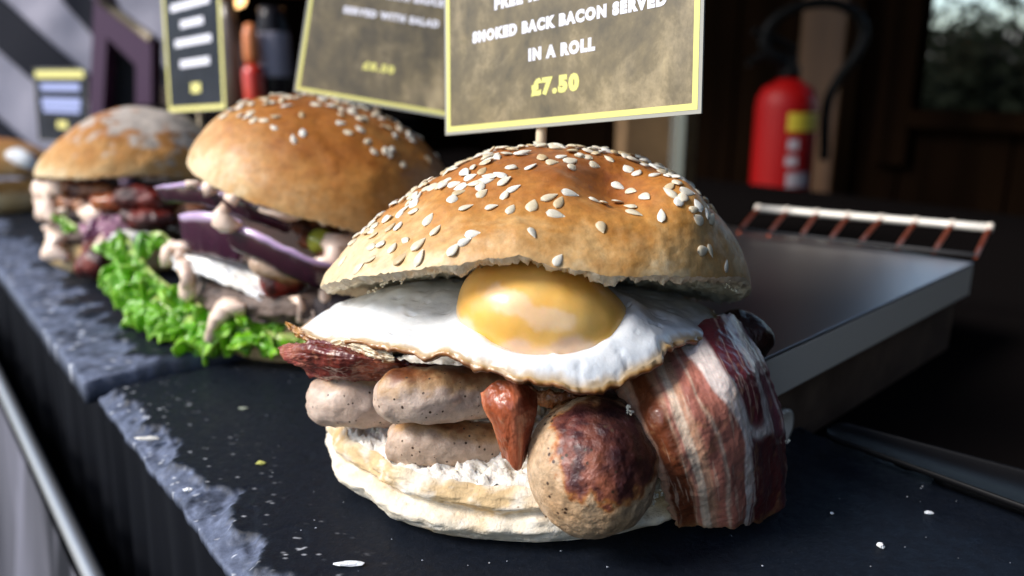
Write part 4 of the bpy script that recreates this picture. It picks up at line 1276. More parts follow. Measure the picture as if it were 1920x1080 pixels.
def lettuce(parent, path, width, seed, droop=1.0, n=480, m=34, amp=0.52, name="lettuce_leaf"):
    """A frilly leaf edge: a band along a path whose outer border ripples more and more."""
    C = catmull(np.array(path), n)
    T = np.gradient(C, axis=0)
    T /= np.linalg.norm(T, axis=1)[:, None]
    B = np.cross(T, EZ)
    mid = n // 2
    if (B[mid] @ (C[mid] - np.array([0, 0, H]))) > 0: B = -B
    l = np.r_[0, np.cumsum(np.linalg.norm(np.diff(C, axis=0), axis=1))]
    j = np.linspace(0, 1, m)
    L_, J = np.meshgrid(l, j, indexing='ij')
    nz = lambda f, sd: fbm(np.stack([L_ * f, J * 1.3, 0 * L_], -1), 1.0, 3, seed + sd)
    out = width * (J ** 0.8) * (0.75 + 0.45 * nz(0.5, 0))
    wv = amp * J ** 1.1 * (np.sin(L_ * 4.4 + 6 * nz(0.45, 1)) * 0.75 + 1.1 * nz(0.9, 2) + 0.30 * nz(2.2, 3))
    wb = amp * J ** 1.3 * (np.cos(L_ * 4.9 + 6 * nz(0.5, 4)) * 0.7 + 0.9 * nz(1.2, 5) + 0.25 * nz(2.5, 6))
    wt = amp * J * (0.9 * nz(1.3, 7) + 0.2 * nz(3, 8))
    V = C[:, None] + B[:, None] * (out * 0.75 + wb)[..., None] + EZ * (-droop * out * 0.55 + wv)[..., None] + T[:, None] * wt[..., None]
    Vf = V.reshape(-1, 3)
    Vf[:, 2] = np.maximum(Vf[:, 2], 0.75 if Vf[:, 1].mean() > 42 else 0.08)
    Jf = J.reshape(-1)
    col = mixc(lin(196, 214, 120), lin(116, 182, 26), sstep(0, 0.5, Jf))
    col = mixc(col, lin(62, 132, 10), sstep(0.0, 0.7, fbm(Vf, 1.0, 3, seed + 9)) * 0.7)
    col = mixc(col, lin(170, 216, 60), sstep(0.85, 1.0, Jf) * 0.5)
    o = mk(name, Vf, quads(n, m), m_leaf, parent, col=col)
    sd_ = o.modifiers.new("thickness", 'SOLIDIFY')
    sd_.thickness = 0.05 * S
    return o


pA = [P(225, 460, 41), P(240, 490, 39), P(268, 530, 37), P(310, 565, 35.3), P(350, 580, 34.3)]
pB = [P(232, 500, 39.5), P(265, 545, 37), P(305, 578, 35.2), P(350, 605, 34), P(400, 625, 33.2)]
pC = [P(320, 565, 35), P(365, 592, 34), P(410, 606, 33.2), P(470, 612, 32.6), P(530, 622, 32.4)]
pD = [P(380, 620, 33.6), P(430, 622, 32.9), P(480, 622, 32.4), P(530, 626, 32.2), P(575, 625, 32.4)]
lettuce(r2, pA, 1.5, 1, 1.0)
lettuce(r2, [p + np.array([.3, .4, .5]) for p in pA], 1.3, 2, 0.3)
lettuce(r2, pB, 1.5, 3, 1.2)
lettuce(r2, pC, 1.4, 4, 1.2)
lettuce(r2, [p + np.array([.2, .4, .35]) for p in pC], 1.2, 5, 0.6)
lettuce(r2, pD, 1.3, 6, 1.3)
lettuce(r2, [P(275, 440, 40), P(300, 435, 39.6), P(320, 450, 39.2), P(330, 470, 38.5)], 1.3, 7, 0.8, n=120)

# ---- third roll
r3 = thing("bacon_burger_roll", (-24.3, 51.5, 0.62), "third roll with pale flour and seed crusted top over bacon and onion", "filled roll", "filled rolls on the slates")
R3 = rotm(0, -6, 2)


def dusty(L, rho, ph, N):
    base = toastfn(6.2, 35, 0.2)(L, rho, ph, N)
    w = sstep(-0.15, 0.35, fbm(L, 1.3, 5, 36) + 0.9 * sstep(0.2, 0.9, L[:, 2] / 4.4) + 0.4 * np.cos(ph) - 0.55)
    return mixc(base, lin(206, 204, 196), w * 0.75)


m_dust = food("dusted_crust", rough=0.75, vary=0.35, vscale=3.0, bumps=((3, .6, .12), (8, .8, .10)))
bun_top(r3, (-23.9, 51.2, 5.8), 5.7, 5.7, 4.4, R3, 31, lambda ph: (1.8 + 0.7 * (0.5 + 0.5 * np.cos(ph)), 0.75 - 0.15 * (0.5 + 0.5 * np.cos(ph))), m_dust, m_crumb, rimfn=lambda ph: 0.35 * np.exp(-((np.degrees(ph) % 360 - 300) / 25) ** 2), colfn=dusty, n=220, m=80, torn=0.05, lumps=0.10)
bun_bottom(r3, (-24.2, 51.4, 0.66), 5.6, 5.6, prof2, 45, m_flour, None, tan, n=140, m=36)
bun_bottom(r3, (-24.2, 51.2, 2.2), 5.2, 5.2, pattyprof, 46, m_patty, None, pc, n=140, m=30, lump=0.28, name="patty")
glaze = lambda sd: (lambda V, N: mixc(lin(132, 36, 20), lin(64, 14, 10), sstep(-.3, .4, fbm(V, .8, 3, sd))))
for i, (pts, r) in enumerate([([P(218, 372, 46.5), P(270, 372, 46), P(330, 385, 46.5)], .85), ([P(228, 405, 45.8), P(280, 410, 45.6), P(330, 412, 46)], .7), ([P(155, 500, 45.2), P(185, 492, 44.6), P(215, 488, 44.8)], 1.0), ([P(160, 470, 45.6), P(195, 462, 45.2)], .7)]):
    sausage("bacon_piece", pts, r, m_char, r3, glaze(i), n=50, k=36, lump=0.22, seed=20 + i, flat=0.8)
for i, (pts, rr_) in enumerate([([P(120, 350, 48.5), P(170, 356, 47.6), P(230, 362, 47)], .6), ([P(300, 395, 47), P(350, 400, 47), P(400, 400, 47.5)], .8), ([P(110, 378, 48), P(150, 385, 47.4), P(190, 388, 47)], .5)]):
    sausage("bacon_piece", pts, rr_, m_char, r3, (lambda V, N: mixc(lin(176, 110, 60), lin(92, 40, 22), sstep(-.3, .4, fbm(V, .9, 4, 6)))), n=50, k=30, lump=0.24, seed=70 + i, flat=0.75)
rows3 = [[P(150, 420, 46.5), P(190, 402, 46), P(240, 405, 45.6)], [P(160, 450, 46), P(195, 440, 45.4), P(240, 432, 45.2)], [P(165, 478, 45.8), P(200, 470, 45.2), P(240, 455, 45.0)]]
sheet("onion_slice", rows3, 0.25, m_onion, r3, lambda s, t, V: mixc(lin(178, 124, 150), lin(120, 62, 92), sstep(-.2, .3, fbm(V, 1.2, 3, 2))), 50, 40, rip=0.5, rs=1.2, seed=33, edge=0.2)
sheet("cheese_slice", [[P(205, 440, 45.4), P(240, 432, 45), P(285, 440, 45)], [P(200, 455, 44.8), P(240, 455, 44.4), P(285, 458, 44.6)]], 0.4, m_cheese, r3, chs, 50, 24, rip=0.2, seed=34)
sausage("tomato_slice", [P(170, 380, 46.6), P(210, 378, 46.4), P(250, 385, 46.3)], .55, m_onion, r3, lambda V, N: mixc(lin(190, 110, 60), lin(150, 60, 30), 0.5 + fbm(V, 1, 3, 6)), n=50, k=30, seed=35, lump=0.15)
S3 = [(85, 355, 48.5, .55), (100, 350, 48.2, .6), (108, 345, 48, .5), (72, 350, 49, .5), (112, 360, 47.8, .45), (95, 385, 48, .55), (82, 400, 48, .6), (100, 408, 47.6, .5), (75, 378, 48.6, .5), (120, 395, 47.4, .4), (160, 398, 46.8, .5), (175, 390, 46.6, .45), (185, 405, 46.2, .45), (168, 412, 46.4, .4)]
blobs("sauce", [(P(a, b, d), r) for a, b, d, r in S3], m_sauce, r3, SAUCE * 0.95, res=0.16)
S4 = [(90, 430, 47.2, .4), (98, 440, 46.8, .45), (105, 450, 46.5, .42), (115, 448, 46.2, .45), (98, 470, 46, .55), (92, 478, 46, .5), (108, 474, 45.8, .42), (125, 488, 45.6, .35), (120, 482, 45.7, .35), (190, 450, 45.2, .45), (195, 462, 44.9, .4), (180, 470, 45, .38), (165, 468, 45.2, .35), (150, 475, 45.5, .3), (205, 445, 45, .35)]
blobs("sauce", [(P(a, b, d), r) for a, b, d, r in S4], m_sauce, r3, SAUCE, res=0.16)
lettuce(r3, [P(118, 405, 47.6), P(135, 418, 46.9), P(150, 428, 46.5)], 0.8, 12, 0.6, n=80, amp=0.3)

# ---- far roll, mostly out of the frame
r4 = thing("plain_bread_roll", (-47.5, 70.5, 0.62), "pale plain roll furthest left beyond the flour dusted one", "filled roll", "filled rolls on the slates")
bun_top(r4, (-47.0, 72.5, 3.6), 6.0, 6.0, 3.2, rotm(0, -4, 0), 51, lambda ph: (2.2 + 0 * ph, 0.7 + 0 * ph), m_bun, m_crumb, colfn=toastfn(8.0, 55, 0.2), n=120, m=50)
bun_bottom(r4, (-47.0, 72.5, 0.66), 6.0, 6.0, prof2, 52, m_flour, None, tan, n=120, m=30)
blobs("egg_white", [(P(35, 296, 70), 1.0), (P(50, 300, 69.5), .8), (P(22, 300, 70), .8), (P(62, 308, 69.5), .6)], m_crumb, r4, lin(236, 238, 240), res=0.2)

# ================================================================== MENU SIGNS
FONT_CACHE = {}


def text_mesh(s, size, bold=0.0):
    cu = bpy.data.curves.new("lettering", 'FONT')
    cu.body = s
    cu.size = size * S
    cu.align_x = 'CENTER'
    cu.offset = bold * size * S
    cu.space_character = 1.0 + bold * 3.0
    cu.resolution_u = 3
    ob = bpy.data.objects.new("lettering", cu)
    COL.objects.link(ob)
    dg = bpy.context.evaluated_depsgraph_get()
    me = bpy.data.meshes.new_from_object(ob.evaluated_get(dg))
    bpy.data.objects.remove(ob)
    bpy.data.curves.remove(cu)
    return me


m_ink = new_mat("white_print", (0.82, 0.82, 0.90), 0.5)
m_yel = new_mat("yellow_print", (0.80, 0.74, 0.24), 0.5)
m_ypale = new_mat("pale_yellow_print", (0.74, 0.70, 0.20), 0.5)
m_stick = new_mat("wooden_stick", (0.75, 0.62, 0.42), 0.6)
m_lam = new_mat("clear_laminate_border", (0.34, 0.33, 0.28), 0.25, coat=0.3)


def card_mat(name, c0, c1, c2, sc=0.5, coat=0.3, spec=0.5):
    m = new_mat(name, rough=0.42, coat=coat, coat_rough=0.25, spec=spec)
    a = ramp(m, noise(m, sc, 6, 0.68, 0.25), [(0.32, c0), (0.5, c1), (0.68, c2)])
    b_ = ramp(m, noise(m, sc * 1.6, 5, 0.7, 0.1, (1.3, 1, 0.6)), [(0.35, 0.60), (0.65, 1.12)])
    link(m, mix(m, 1.0, a, b_, 'MULTIPLY'), "Base Color")
    bump(m, noise(m, 0.35, 3), 0.12, 0.2)
    return m


m_khaki = card_mat("khaki_glare_print", (0.075, 0.055, 0.020), (0.175, 0.130, 0.055), (0.40, 0.31, 0.165))  # glare on the laminate over a darker print, put into the colour
m_navy = card_mat("dark_chalk_print", (0.010, 0.013, 0.022), (0.018, 0.022, 0.034), (0.03, 0.034, 0.045), coat=0.0, spec=0.1)


def sign(o, R, w, h, mat_card, mat_line, lines, label, stick_to, inset=0.11, lw=0.17, top=True, stick_x=0.0, bars=()):
    root = thing("menu_sign", o, label, "menu sign", "menu cards on sticks")
    ex, ey, ez = R[:, 0], R[:, 1], R[:, 2]
    o = np.asarray(o, float)
    at = lambda x, z, d=0.0: o + ex * x + ez * z - ey * d
    card = box("card", at(0, h / 2), w / 2, 0.03, h / 2, m_lam, root, ex, ey, ez, 0.0)
    prt = mk("print", np.array([at(-w / 2 + inset, inset, .034), at(w / 2 - inset, inset, .034), at(w / 2 - inset, h - inset, .034), at(-w / 2 + inset, h - inset, .034)]), [[0, 1, 2, 3]], mat_card, card, smooth=False)
    i0, i1 = inset, inset + lw
    fr = []
    Fq = []

    def quad(x0, z0, x1, z1):
        b = len(fr)
        fr.extend([at(x0, z0, .039), at(x1, z0, .039), at(x1, z1, .039), at(x0, z1, .039)])
        Fq.append([b, b + 1, b + 2, b + 3])
    quad(-w / 2 + i0, i0, w / 2 - i0, i1)
    quad(-w / 2 + i0, h - i1, w / 2 - i0, h - i0)
    quad(-w / 2 + i0, i1, -w / 2 + i1, h - i1)
    quad(w / 2 - i1, i1, w / 2 - i0, h - i1)
    mk("border", np.array(fr), Fq, mat_line, card, smooth=False)
    for s_, x, z, size, mt, sx in lines:
        me = text_mesh(s_, size, 0.08)
        me.materials.clear()
        me.materials.append(mt)
        ob = bpy.data.objects.new("lettering", me)
        COL.objects.link(ob)
        ob.parent = card
        p = (at(x, z, .044) - o) * S
        M = Matrix((Vector(ex), Vector(ez), Vector(-ey))).transposed().to_4x4()
        M.translation = Vector(p)
        ob.matrix_local = M @ Matrix.Diagonal((sx, 1, 1, 1))
    for x0, x1, z0, z1, mt in bars:
        V, F = box_vf(at((x0 + x1) / 2, (z0 + z1) / 2, .045), ex, ey, ez, (x1 - x0) / 2, .006, (z1 - z0) / 2)
        bevel(mk("printed_line", V, F, mt, card, smooth=False), 0.005, 1)
    a = at(stick_x, 1.2, -0.16)
    tube("stick", [a, np.asarray(stick_to, float)], 0.17, m_stick, root, n=4, k=14)
    return root


Rs1 = rotm(-44.49, -6.17, -5.98)
o1 = np.array([1.325, 24.8, 10.565])
pt = o1 + Rs1[:, 0] * (-0.65)
sign(o1, Rs1, 10.1, 7.5, m_khaki, m_ypale, [
    ("FREE RANGE EGG", -0.2, 3.86, 0.46, m_ink, 1.1),
    ("SMOKED BACK BACON SERVED", 0.15, 2.95, 0.44, m_ink, 1.0),
    ("IN A ROLL", 0.2, 2.08, 0.46, m_ink, 1.0),
    ("£7.50", -0.02, 1.02, 0.62, m_ypale, 1.1)],
     "large khaki menu card with £7.50 price stuck in the nearest roll", (pt[0], pt[1] + 0.2, 8.6), stick_x=-0.65)
Rs2 = rotm(-8, -10, 9.0)
o2 = np.array([-6.55, 38.6, 10.72])
sign(o2, Rs2, 7.9, 8.0, m_khaki, m_ypale, [
    ("TOPPED WITH SAUCE", 0.2, 4.95, 0.40, m_ink, 1.0),
    ("SERVED WITH SALAD", 0.2, 4.0, 0.40, m_ink, 1.0),
    ("£8.50", 0.0, 1.6, 0.46, m_ypale, 1.2)],
     "khaki menu card with pale yellow border stuck in the onion roll", o2 + np.array([-0.1, 0.35, -2.2]), stick_x=0.0)
Rs3 = rotm(-44, -4, -3)
o3 = P(368, 208, 56)
sign(o3, Rs3, 8.6, 12.0, m_navy, m_yel, [], "dark menu card with five white lines behind the dusted roll", o3 + np.array([0.0, 0.6, -6.0]), inset=0.05, lw=0.3,
     bars=[(-2.6, 2.2, 8.0, 8.5, m_ink), (-3.0, 2.8, 6.75, 7.25, m_ink), (-1.6, 1.8, 5.55, 6.05, m_ink), (-2.6, 2.8, 4.35, 4.85, m_ink), (-2.0, 2.4, 2.95, 3.45, m_ink), (-0.5, 0.9, 1.2, 1.85, m_yel)])
Rs4 = rotm(-32, -4, 0)
o4 = P(120, 266, 80)
m_blueink = new_mat("blue_print", (0.34, 0.40, 0.70), 0.5)
sign(o4, Rs4, 9.0, 7.0, m_navy, m_navy, [], "small dark menu card with yellow header and pale blue lines, furthest left", o4 + np.array([0.0, 1.0, -7.5]), inset=0.05, lw=0.2,
     bars=[(-4.2, 4.2, 6.1, 6.8, m_yel), (-3.4, 3.4, 4.9, 5.6, m_blueink), (-3.4, 3.4, 3.4, 4.2, m_blueink), (-3.2, 3.2, 2.8, 3.3, m_blueink), (-0.9, 0.9, 1.3, 2.0, m_yel)])

# ================================================================== BACKGROUND
# fire extinguisher on the back worktop
m_red = new_mat("red_enamel", (0.30, 0.002, 0.002), 0.5, coat=0.0, spec=0.25)
m_hose = new_mat("black_rubber", (0.006, 0.006, 0.006), 0.6, spec=0.12)
ex0 = P(1478, 160, 100)
fx = thing("fire_extinguisher", (ex0[0], ex0[1], -17.4), "red fire extinguisher with black hose and yellow label on the back worktop", "fire extinguisher")
zt = ex0[2]
prof = [(0.0, -17.4), (3.4, -17.4), (3.6, -17.0), (3.65, -16.5), (3.65, zt - 2.6), (3.5, zt - 1.4), (2.9, zt - 0.3), (1.9, zt + 0.3), (1.3, zt + 0.8), (0, zt + 0.8)]
lathe("cylinder", prof, (ex0[0], ex0[1], 0), m_red, fx, 56)
lathe("valve", [(0.0, 0.7), (1.3, 0.7), (1.3, 2.2), (0.8, 2.4), (0.8, 3.4), (0, 3.4)], (ex0[0], ex0[1], zt), m_hose, fx, 20)
tube("handle", [(ex0[0] + 0.5, ex0[1], zt + 3.2), (ex0[0] - 2.5, ex0[1] - 0.6, zt + 3.6), (ex0[0] - 5.4, ex0[1] - 1.2, zt + 2.6)], 0.5, m_hose, fx, n=20, k=10)
tube("lever", [(ex0[0] + 0.5, ex0[1], zt + 4.2), (ex0[0] - 2.5, ex0[1] - 0.6, zt + 5.4), (ex0[0] - 5.0, ex0[1] - 1.2, zt + 6.2)], 0.45, m_hose, fx, n=20, k=10)
hp_ = [P(1490, 135, 100), P(1455, 110, 99), P(1432, 80, 99), P(1450, 40, 99), P(1500, 12, 99), P(1560, 6, 99), P(1605, 25, 99), P(1620, 62, 99), P(1605, 105, 99), P(1575, 145, 100), P(1550, 200, 101), P(1545, 300, 101)]
tube("hose", hp_, 0.62, m_hose, fx, n=90, k=12)


def wrap_label(name, a0, a1, z0, z1, mt, parent, rr=3.67):
    n = 16
    a = np.radians(np.linspace(a0, a1, n))
    V = [(ex0[0] + rr * math.sin(t), ex0[1] - rr * math.cos(t), z) for z in (z0, z1) for t in a]
    F = [[i, i + 1, n + i + 1, n + i] for i in range(n - 1)]
    return mk(name, np.array(V, float), F, mt, parent)


def ez_px(py): return P(1478, py, 96)[2]


m_ylab = new_mat("yellow_label", (0.72, 0.55, 0.05), 0.45)
m_wlab = new_mat("white_label_print", (0.5, 0.45, 0.48), 0.5)
wrap_label("label", -14, 80, ez_px(247), ez_px(212), m_ylab, fx)
for p0, p1, a0, a1 in ((262, 282, -10, 10), (294, 312, -12, 10), (325, 352, -8, 40), (358, 380, 0, 48)):
    wrap_label("pictogram", a0, a1, ez_px(p1), ez_px(p0), m_wlab, fx)

# bottles, jar, lamps behind the middle signs
def bottle(o, prof, mat, name, label, cat, group=None, capmat=None, capprof=None):
    b = thing(name, o, label, cat, group)
    lathe("body", prof, o, mat, b, 28)
    if capprof: lathe("cap", capprof, o, capmat, b, 24)
    return b


shelf = thing("serving_ledge", P(500, 230, 84), "dark ledge with bottles and jars behind the second roll", "ledge")
ll = P(480, 205, 84)
box("board", ll - EZ * 0.8, 22, 6, 0.8, m_dark, shelf, U, Vv, EZ, 0.2)
zz = ll[2]
m_ketch = new_mat("red_plastic", (0.62, 0.03, 0.012), 0.35, coat=0.3)
m_tip = new_mat("orange_plastic", (0.75, 0.24, 0.08), 0.4)
p_ = P(480, 200, 78)
bottle((p_[0], p_[1], zz), [(0, 0), (0.95, 0), (1.0, .4), (1.0, 3.6), (0.85, 4.1), (0.5, 4.3), (0, 4.3)], m_ketch, "sauce_bottle", "small red squeezy bottle with orange tip behind the onion roll", "bottle", None, m_tip, [(0, 4.3), (0.6, 4.3), (0.75, 5.0), (0.72, 7.0), (0.4, 8.0), (0, 8.0)])
m_jar = new_mat("dark_jar_glass", (0.012, 0.01, 0.012), 0.3, spec=0.2)
m_glab = new_mat("grey_paper_label", (0.32, 0.30, 0.36), 0.7)
p_ = P(522, 200, 80)
jar = bottle((p_[0], p_[1], zz), [(0, 0), (1.5, 0), (1.55, .3), (1.55, 7.5), (1.2, 8.6), (1.2, 9.6), (0, 9.6)], m_jar, "sauce_jar", "dark jar with grey label beside the red bottle", "jar")
lathe("label", [(1.57, 3.2), (1.58, 3.3), (1.58, 7.2), (1.57, 7.3)], (p_[0], p_[1], zz), m_glab, jar, 28)
m_brown = new_mat("brown_glass", (0.11, 0.07, 0.045), 0.3, coat=0.3)
m_bulb = new_mat("copper_cap", (0.55, 0.20, 0.06), 0.35, metal=0.5)
p_ = P(443, 200, 82)
bottle((p_[0], p_[1], zz), [(0, 0), (1.6, 0), (1.7, .5), (1.7, 5.5), (1.2, 7.2), (0.8, 8.4), (0.75, 10.5), (0, 10.5)], m_brown, "brown_bottle", "brown bottle with copper cap left of the red bottle", "bottle", None, m_bulb, [(0, 10.5), (0.9, 10.5), (0.9, 12.0), (0, 12.2)])
m_lamp = new_mat("lit_bulb", (1, .6, .3), 0.4)
m_lamp.node_tree.nodes["Principled BSDF"].inputs["Emission Color"].default_value = (1, 0.55, 0.22, 1)
m_lamp.node_tree.nodes["Principled BSDF"].inputs["Emission Strength"].default_value = 2.2
m_shade = new_mat("copper_shade", (0.62, 0.26, 0.12), 0.35, metal=0.6)
for (px, py, dd, r, nm) in ((443, -4, 86, 1.0, "bare glowing bulb hanging above the brown bottle"), (560, -30, 84, 3.8, "copper lamp shade glowing orange above the jar")):
    c_ = P(px, py, dd)
    lp = thing("pendant_lamp", c_ + EZ * 4, nm, "lamp", "pendant lamps in the stall")
    if r > 2:
        lathe("shade", [(r * 0.2, 3.6), (r * 0.35, 3.2), (r * 0.8, 1.2), (r, -0.9), (r * 0.94, -0.9), (r * 0.74, 1.0)], c_, m_shade, lp, 32)
        lathe("bulb", [(0, -0.4), (.8, -0.1), (1.1, .6), (.9, 1.4), (.4, 2.2), (0, 2.3)], c_, m_lamp, lp, 24)
    else:
        lathe("bulb", [(0, -r), (r * .7, -r * .7), (r, 0), (r * .7, r * .8), (r * .3, r * 1.4), (0, r * 1.5)], c_, m_lamp, lp, 24)
    tube("cable", [c_ + EZ * 1.2, np.array([c_[0], c_[1], 110])], 0.15, m_hose, lp, n=3, k=8)

# brown box and the clear guard's edge behind the nearest roll
m_card = new_mat("brown_cardboard", rough=0.8)
link(m_card, ramp(m_card, noise(m_card, 0.4, 4), [(0.3, (0.10, 0.055, 0.02)), (0.7, (0.19, 0.11, 0.045))]), "Base Color")
bx = P(1215, 300, 62)
cbx = thing("cardboard_box", (bx[0], bx[1], -1), "brown cardboard box behind the crown of the nearest roll", "box")
box("carton", (bx[0] + 0.4, bx[1], 5.0), 2.6, 3.0, 5.2, m_card, cbx, bv=0.1)
box("flap", (bx[0] + 0.4, bx[1] - 0.2, 10.35), 2.55, 2.9, 0.12, m_card, cbx, bv=0.05)
m_clear = new_mat("clear_acrylic", (0.75, 0.80, 0.74), 0.08)
m_clear.node_tree.nodes["Principled BSDF"].inputs["Transmission Weight"].default_value = 0.85
gd = P(1274, 300, 56)
gs = thing("acrylic_guard", (gd[0], gd[1], 3.5), "upright clear acrylic guard with pale edge beside the brown box", "guard")
box("panel", (gd[0], gd[1] + 2.6, 9.0), 0.14, 2.5, 6.5, m_clear, gs, ex=np.array([1, 0.1, 0]), ey=np.array([-.1, 1, 0]), bv=0.03)
m_edge = new_mat("acrylic_edge", (0.34, 0.36, 0.30), 0.3)
box("edge_strip", (gd[0] + 0.02, gd[1], 9.0), 0.28, 0.10, 6.5, m_edge, gs, bv=0.03)

# striped canvas at the far left
m_canvas = new_mat("pale_canvas", (0.52, 0.49, 0.57), 0.85)
bump(m_canvas, noise(m_canvas, 1.2, 3), 0.3, 0.3)
m_stripe = new_mat("navy_stripe", (0.010, 0.011, 0.022), 0.8)
cv = thing("striped_windbreak", P(100, 300, 118), "pale canvas windbreak with dark diagonal stripes at the far left", "windbreak")
D0 = 118.0
n, m = 60, 50
X = np.linspace(-330, 345, n)
Y = np.linspace(-260, 420, m)
G = np.array([[P(x, y, D0) for y in Y] for x in X]).reshape(-1, 3)
G[:, 1] = D0 + 1.2 * fbm(G, 0.05, 3, 8)
Gb = G + np.array([0, 1.2, 0])
cvm = mk("canvas", np.concatenate([G, Gb]), np.concatenate([quads(n, m), quads(n, m)[:, ::-1] + n * m]), m_canvas, cv)


def stripe(pts):
    a, b_, c_, d_ = [np.array(p, float) for p in pts]
    V = []
    k = 24
    for i in range(k + 1):
        t = i / k
        for q in (a + (b_ - a) * t, d_ + (c_ - d_) * t):
            w = P(q[0], q[1], D0)
            w[1] = D0 + 1.2 * fbm(w[None], 0.05, 3, 8)[0] - 0.25
            V.append(w)
    mk("stripe", np.array(V), [[2 * i, 2 * i + 2, 2 * i + 3, 2 * i + 1] for i in range(k)], m_stripe, cvm)


stripe([(-160, -150), (195, 165), (130, 215), (-160, -50)])
stripe([(-160, 80), (150, 350), (90, 380), (-160, 160)])
stripe([(120, -60), (330, 150), (330, 260), (120, 0)])
for px in (-300, 340):
    tube("pole", [P(px, -250, D0 + 2.2), np.array([*P(px, 400, D0 + 2.2)[:2], -100])], 1.0, m_rail, cv, n=4, k=12)

# purple framed display case in front of the canvas
m_purp = new_mat("purple_paint", (0.13, 0.065, 0.12), 0.5)
m_gold = new_mat("tan_edge", (0.34, 0.27, 0.17), 0.5)
m_void = new_mat("black_lining", (0.004, 0.004, 0.005), 0.8)
pcse = thing("display_case", P(225, 215, 98), "purple gabled display case with dark inside, left of the dark card", "display case")
dq = 98.0
po = [(166, 222), (178, -40), (205, 15), (284, 75), (284, 222)]
pi_ = [(192, 222), (200, 70), (206, 76), (254, 122), (254, 222)]
V = [P(x, y, dq) for x, y in po] + [P(x, y, dq) for x, y in pi_]
V2 = [v + np.array([0, 3, 0]) for v in V]
F = []
for i in range(4):
    F.append([i, i + 1, 6 + i, 5 + i])
    F.append([5 + i, 6 + i, 16 + i, 15 + i])
    F.append([i + 1, i, 10 + i, 11 + i])
mk("frame", np.array(V + V2), F, m_purp, pcse, smooth=False)
mk("back_panel", np.array([P(x, y, dq + 2.5) for x, y in [(170, 222), (180, -20), (205, 20), (280, 80), (280, 222)]]), [[0, 1, 2, 3, 4]], m_void, pcse, smooth=False)
t0, t1 = P(186, 0, dq - 0.2), P(282, 72, dq - 0.2)
tube("roof_trim", [t0, t1], 0.42, m_gold, pcse, n=4, k=8)
tube("leg", [P(225, 222, dq + 1.5), np.array([*P(225, 222, dq + 1.5)[:2], -3])], 0.8, m_purp, pcse, n=3, k=10)
# tan board right of it
m_tan = new_mat("tan_board", (0.26, 0.21, 0.20), 0.7)
tbx = P(300, 180, 104)
tb_ = thing("tan_box", (tbx[0], tbx[1], -1), "tan box beside the purple display case", "box")
box("carton", (tbx[0], tbx[1] + 2, 4.6), 3.4, 2.0, 5.6, m_tan, tb_, bv=0.2)
box("lid", (tbx[0], tbx[1] + 2, 10.5), 3.5, 2.1, 0.25, m_tan, tb_, bv=0.1)

# trees and a pale wall outside the window
m_fol = new_mat("dark_foliage", (0.008, 0.010, 0.006), 0.9, spec=0.03)
m_bark = new_mat("bark", (0.06, 0.045, 0.035), 0.9)


def tree(base, hgt, cr, seed, label, nleaf=11000):
    g2 = np.random.default_rng(seed)
    base = np.asarray(base, float)
    t = thing("tree", base, label, "tree", "trees outside the window")
    trunk = tube("trunk", [base, base + EZ * hgt * .5 + g2.normal(size=3) * 8, base + EZ * hgt * .95], np.linspace(cr * .09, cr * .02, 20), m_bark, t, n=20, k=8)
    cl = []
    for k in range(26):
        a = g2.uniform(0, 6.28)
        r = cr * math.sqrt(g2.uniform(0.03, 1))
        z = hgt * g2.uniform(0.30, 1.0)
        r *= 1.1 - 0.6 * abs(z / hgt - 0.55)
        c_ = base + np.array([r * math.cos(a), r * math.sin(a), z])
        cl.append((c_, cr * g2.uniform(.16, .34)))
        if k < 10:
            tube("limb", [base + EZ * hgt * g2.uniform(.3, .6), (base + EZ * z * .8 + c_) / 2, c_], np.linspace(cr * .03, cr * .008, 10), m_bark, trunk, n=10, k=5)
    V, F = [], []
    for i in range(nleaf):
        c_, r = cl[i % len(cl)]
        p = c_ + g2.normal(size=3) * r * .55
        a, b_ = g2.normal(size=3), g2.normal(size=3)
        a /= np.linalg.norm(a)
        b_ -= a * (a @ b_)
        b_ /= np.linalg.norm(b_)
        w = cr * g2.uniform(.02, .045)
        k = len(V)
        V += [p - a * w, p + b_ * w * .5, p + a * w, p - b_ * w * .5]
        F.append([k, k + 1, k + 2, k + 3])
    mk("crown", np.array(V), F, m_fol, t, smooth=False)
    return t


tree(uv(235, 400, -100), 96, 95, 1, "dark leafy tree seen through the window, nearest the frame")
tree(uv(260, 640, -100), 120, 120, 2, "tall dark tree further back outside the window")
tree(uv(165, 470, -100), 128, 80, 3, "spreading tree at the right side of the window view")
m_pale = new_mat("pale_render", (0.55, 0.53, 0.50), 0.8)
gw = thing("garden_wall", uv(420, 1200, -100), "pale rendered garden wall beyond the trees", "wall")
box("wall_panel", uv(420, 1200, -20), 900, 10, 80, m_pale, gw, U, Vv, EZ, 1.0)
box("coping", uv(420, 1200, 64), 902, 14, 4, m_pale, gw, U, Vv, EZ, 1.0)

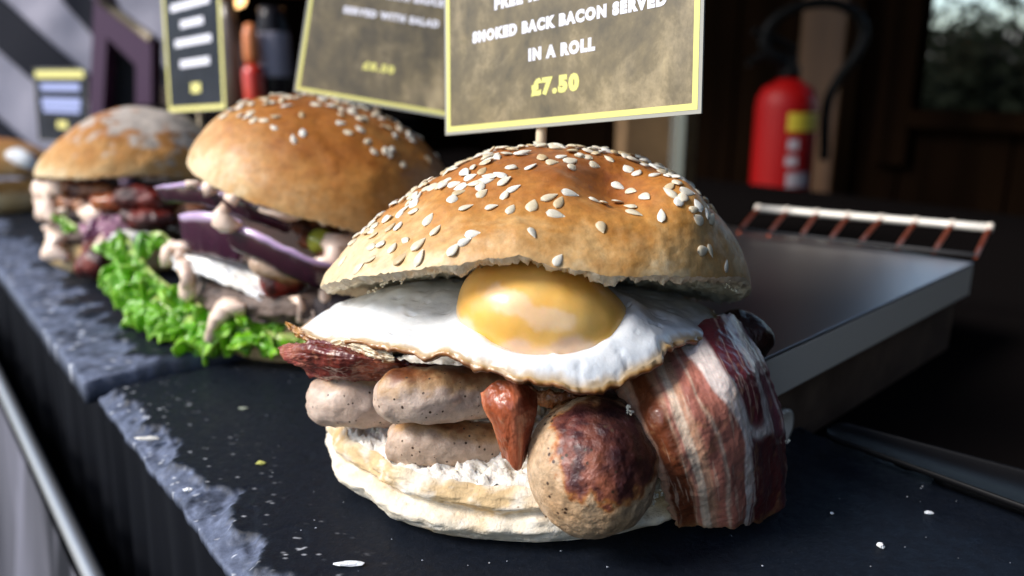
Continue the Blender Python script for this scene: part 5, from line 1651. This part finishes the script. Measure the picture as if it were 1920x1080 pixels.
# ================================================================== CRUMBS ON THE SLATE
def bit(px, py, r, colr, label, seed, sx=1.0, name="bread_crumb", cat="crumb", group=None, mat=None):
    g2 = np.random.default_rng(seed)
    c = PZ(px, py, r * 0.5)
    n, k = 7, 9
    V = []
    for i in range(n):
        th_ = math.pi * i / (n - 1)
        for j in range(k):
            ph_ = 2 * math.pi * j / k
            V.append((math.sin(th_) * math.cos(ph_) * sx, math.sin(th_) * math.sin(ph_), math.cos(th_) * 0.6))
    V = np.array(V)
    V = V * (1 + 0.45 * fbm(V, 1.3, 3, seed))[:, None] * r + c
    F = quads(n, k, False, True)[:, ::-1]
    o = mk(name, V, F, mat or m_crumb, col=colr, smooth=False, at=c)
    tag(o, label, cat, group)


WB = lin(235, 238, 242)
bit(1652, 1023, .11, WB, "largest white bread crumb on the slate, lower right of the roll", 1)
bit(1741, 961, .07, WB, "small elongated white crumb near the tongs", 2, 2.0)
bit(489, 868, .10, lin(196, 196, 110), "yellow green scrap on the slate left of the roll", 3, 1.5, "lettuce_scrap", "scrap")
bit(456, 766, .09, lin(150, 156, 140), "grey slanted scrap on the slate below the lettuce", 4, 2.0, "food_scrap", "scrap")
bit(352, 918, .09, WB, "white crumb on the chipped edge of the near slate", 5, 1.6)
bit(655, 1057, .10, WB, "long white streak of crumbs at the bottom edge of the photo", 6, 4.0)
bit(1560, 962, .05, WB, "tiny crumb beside the bacon on the slate", 7)
bit(278, 822, .11, lin(226, 222, 214), "long pale chip on the slate edge nearest the rear slate", 8, 4.0)
g3 = np.random.default_rng(9)
sp = []
for _ in range(150):
    u, v = g3.uniform(6, 33), g3.uniform(7, 24)
    sp.append(uv(u, v, 0.02))
V, F = [], []
for c_ in sp:
    r = g3.uniform(.012, .035)
    b = len(V)
    for q in ([1, 0, 0], [-.6, .8, 0], [-.6, -.8, 0], [0, 0, .7]): V.append(c_ + np.array(q) * r * g3.uniform(.7, 1.4))
    F += [[b, b + 1, b + 3], [b + 1, b + 2, b + 3], [b + 2, b, b + 3]]
o = mk("fine_crumbs", np.array(V), F, m_crumb, col=lin(190, 195, 205), smooth=False, at=uv(20, 15, 0))
tag(o, "fine pale crumbs scattered over the near slate", "crumbs", kind="stuff")
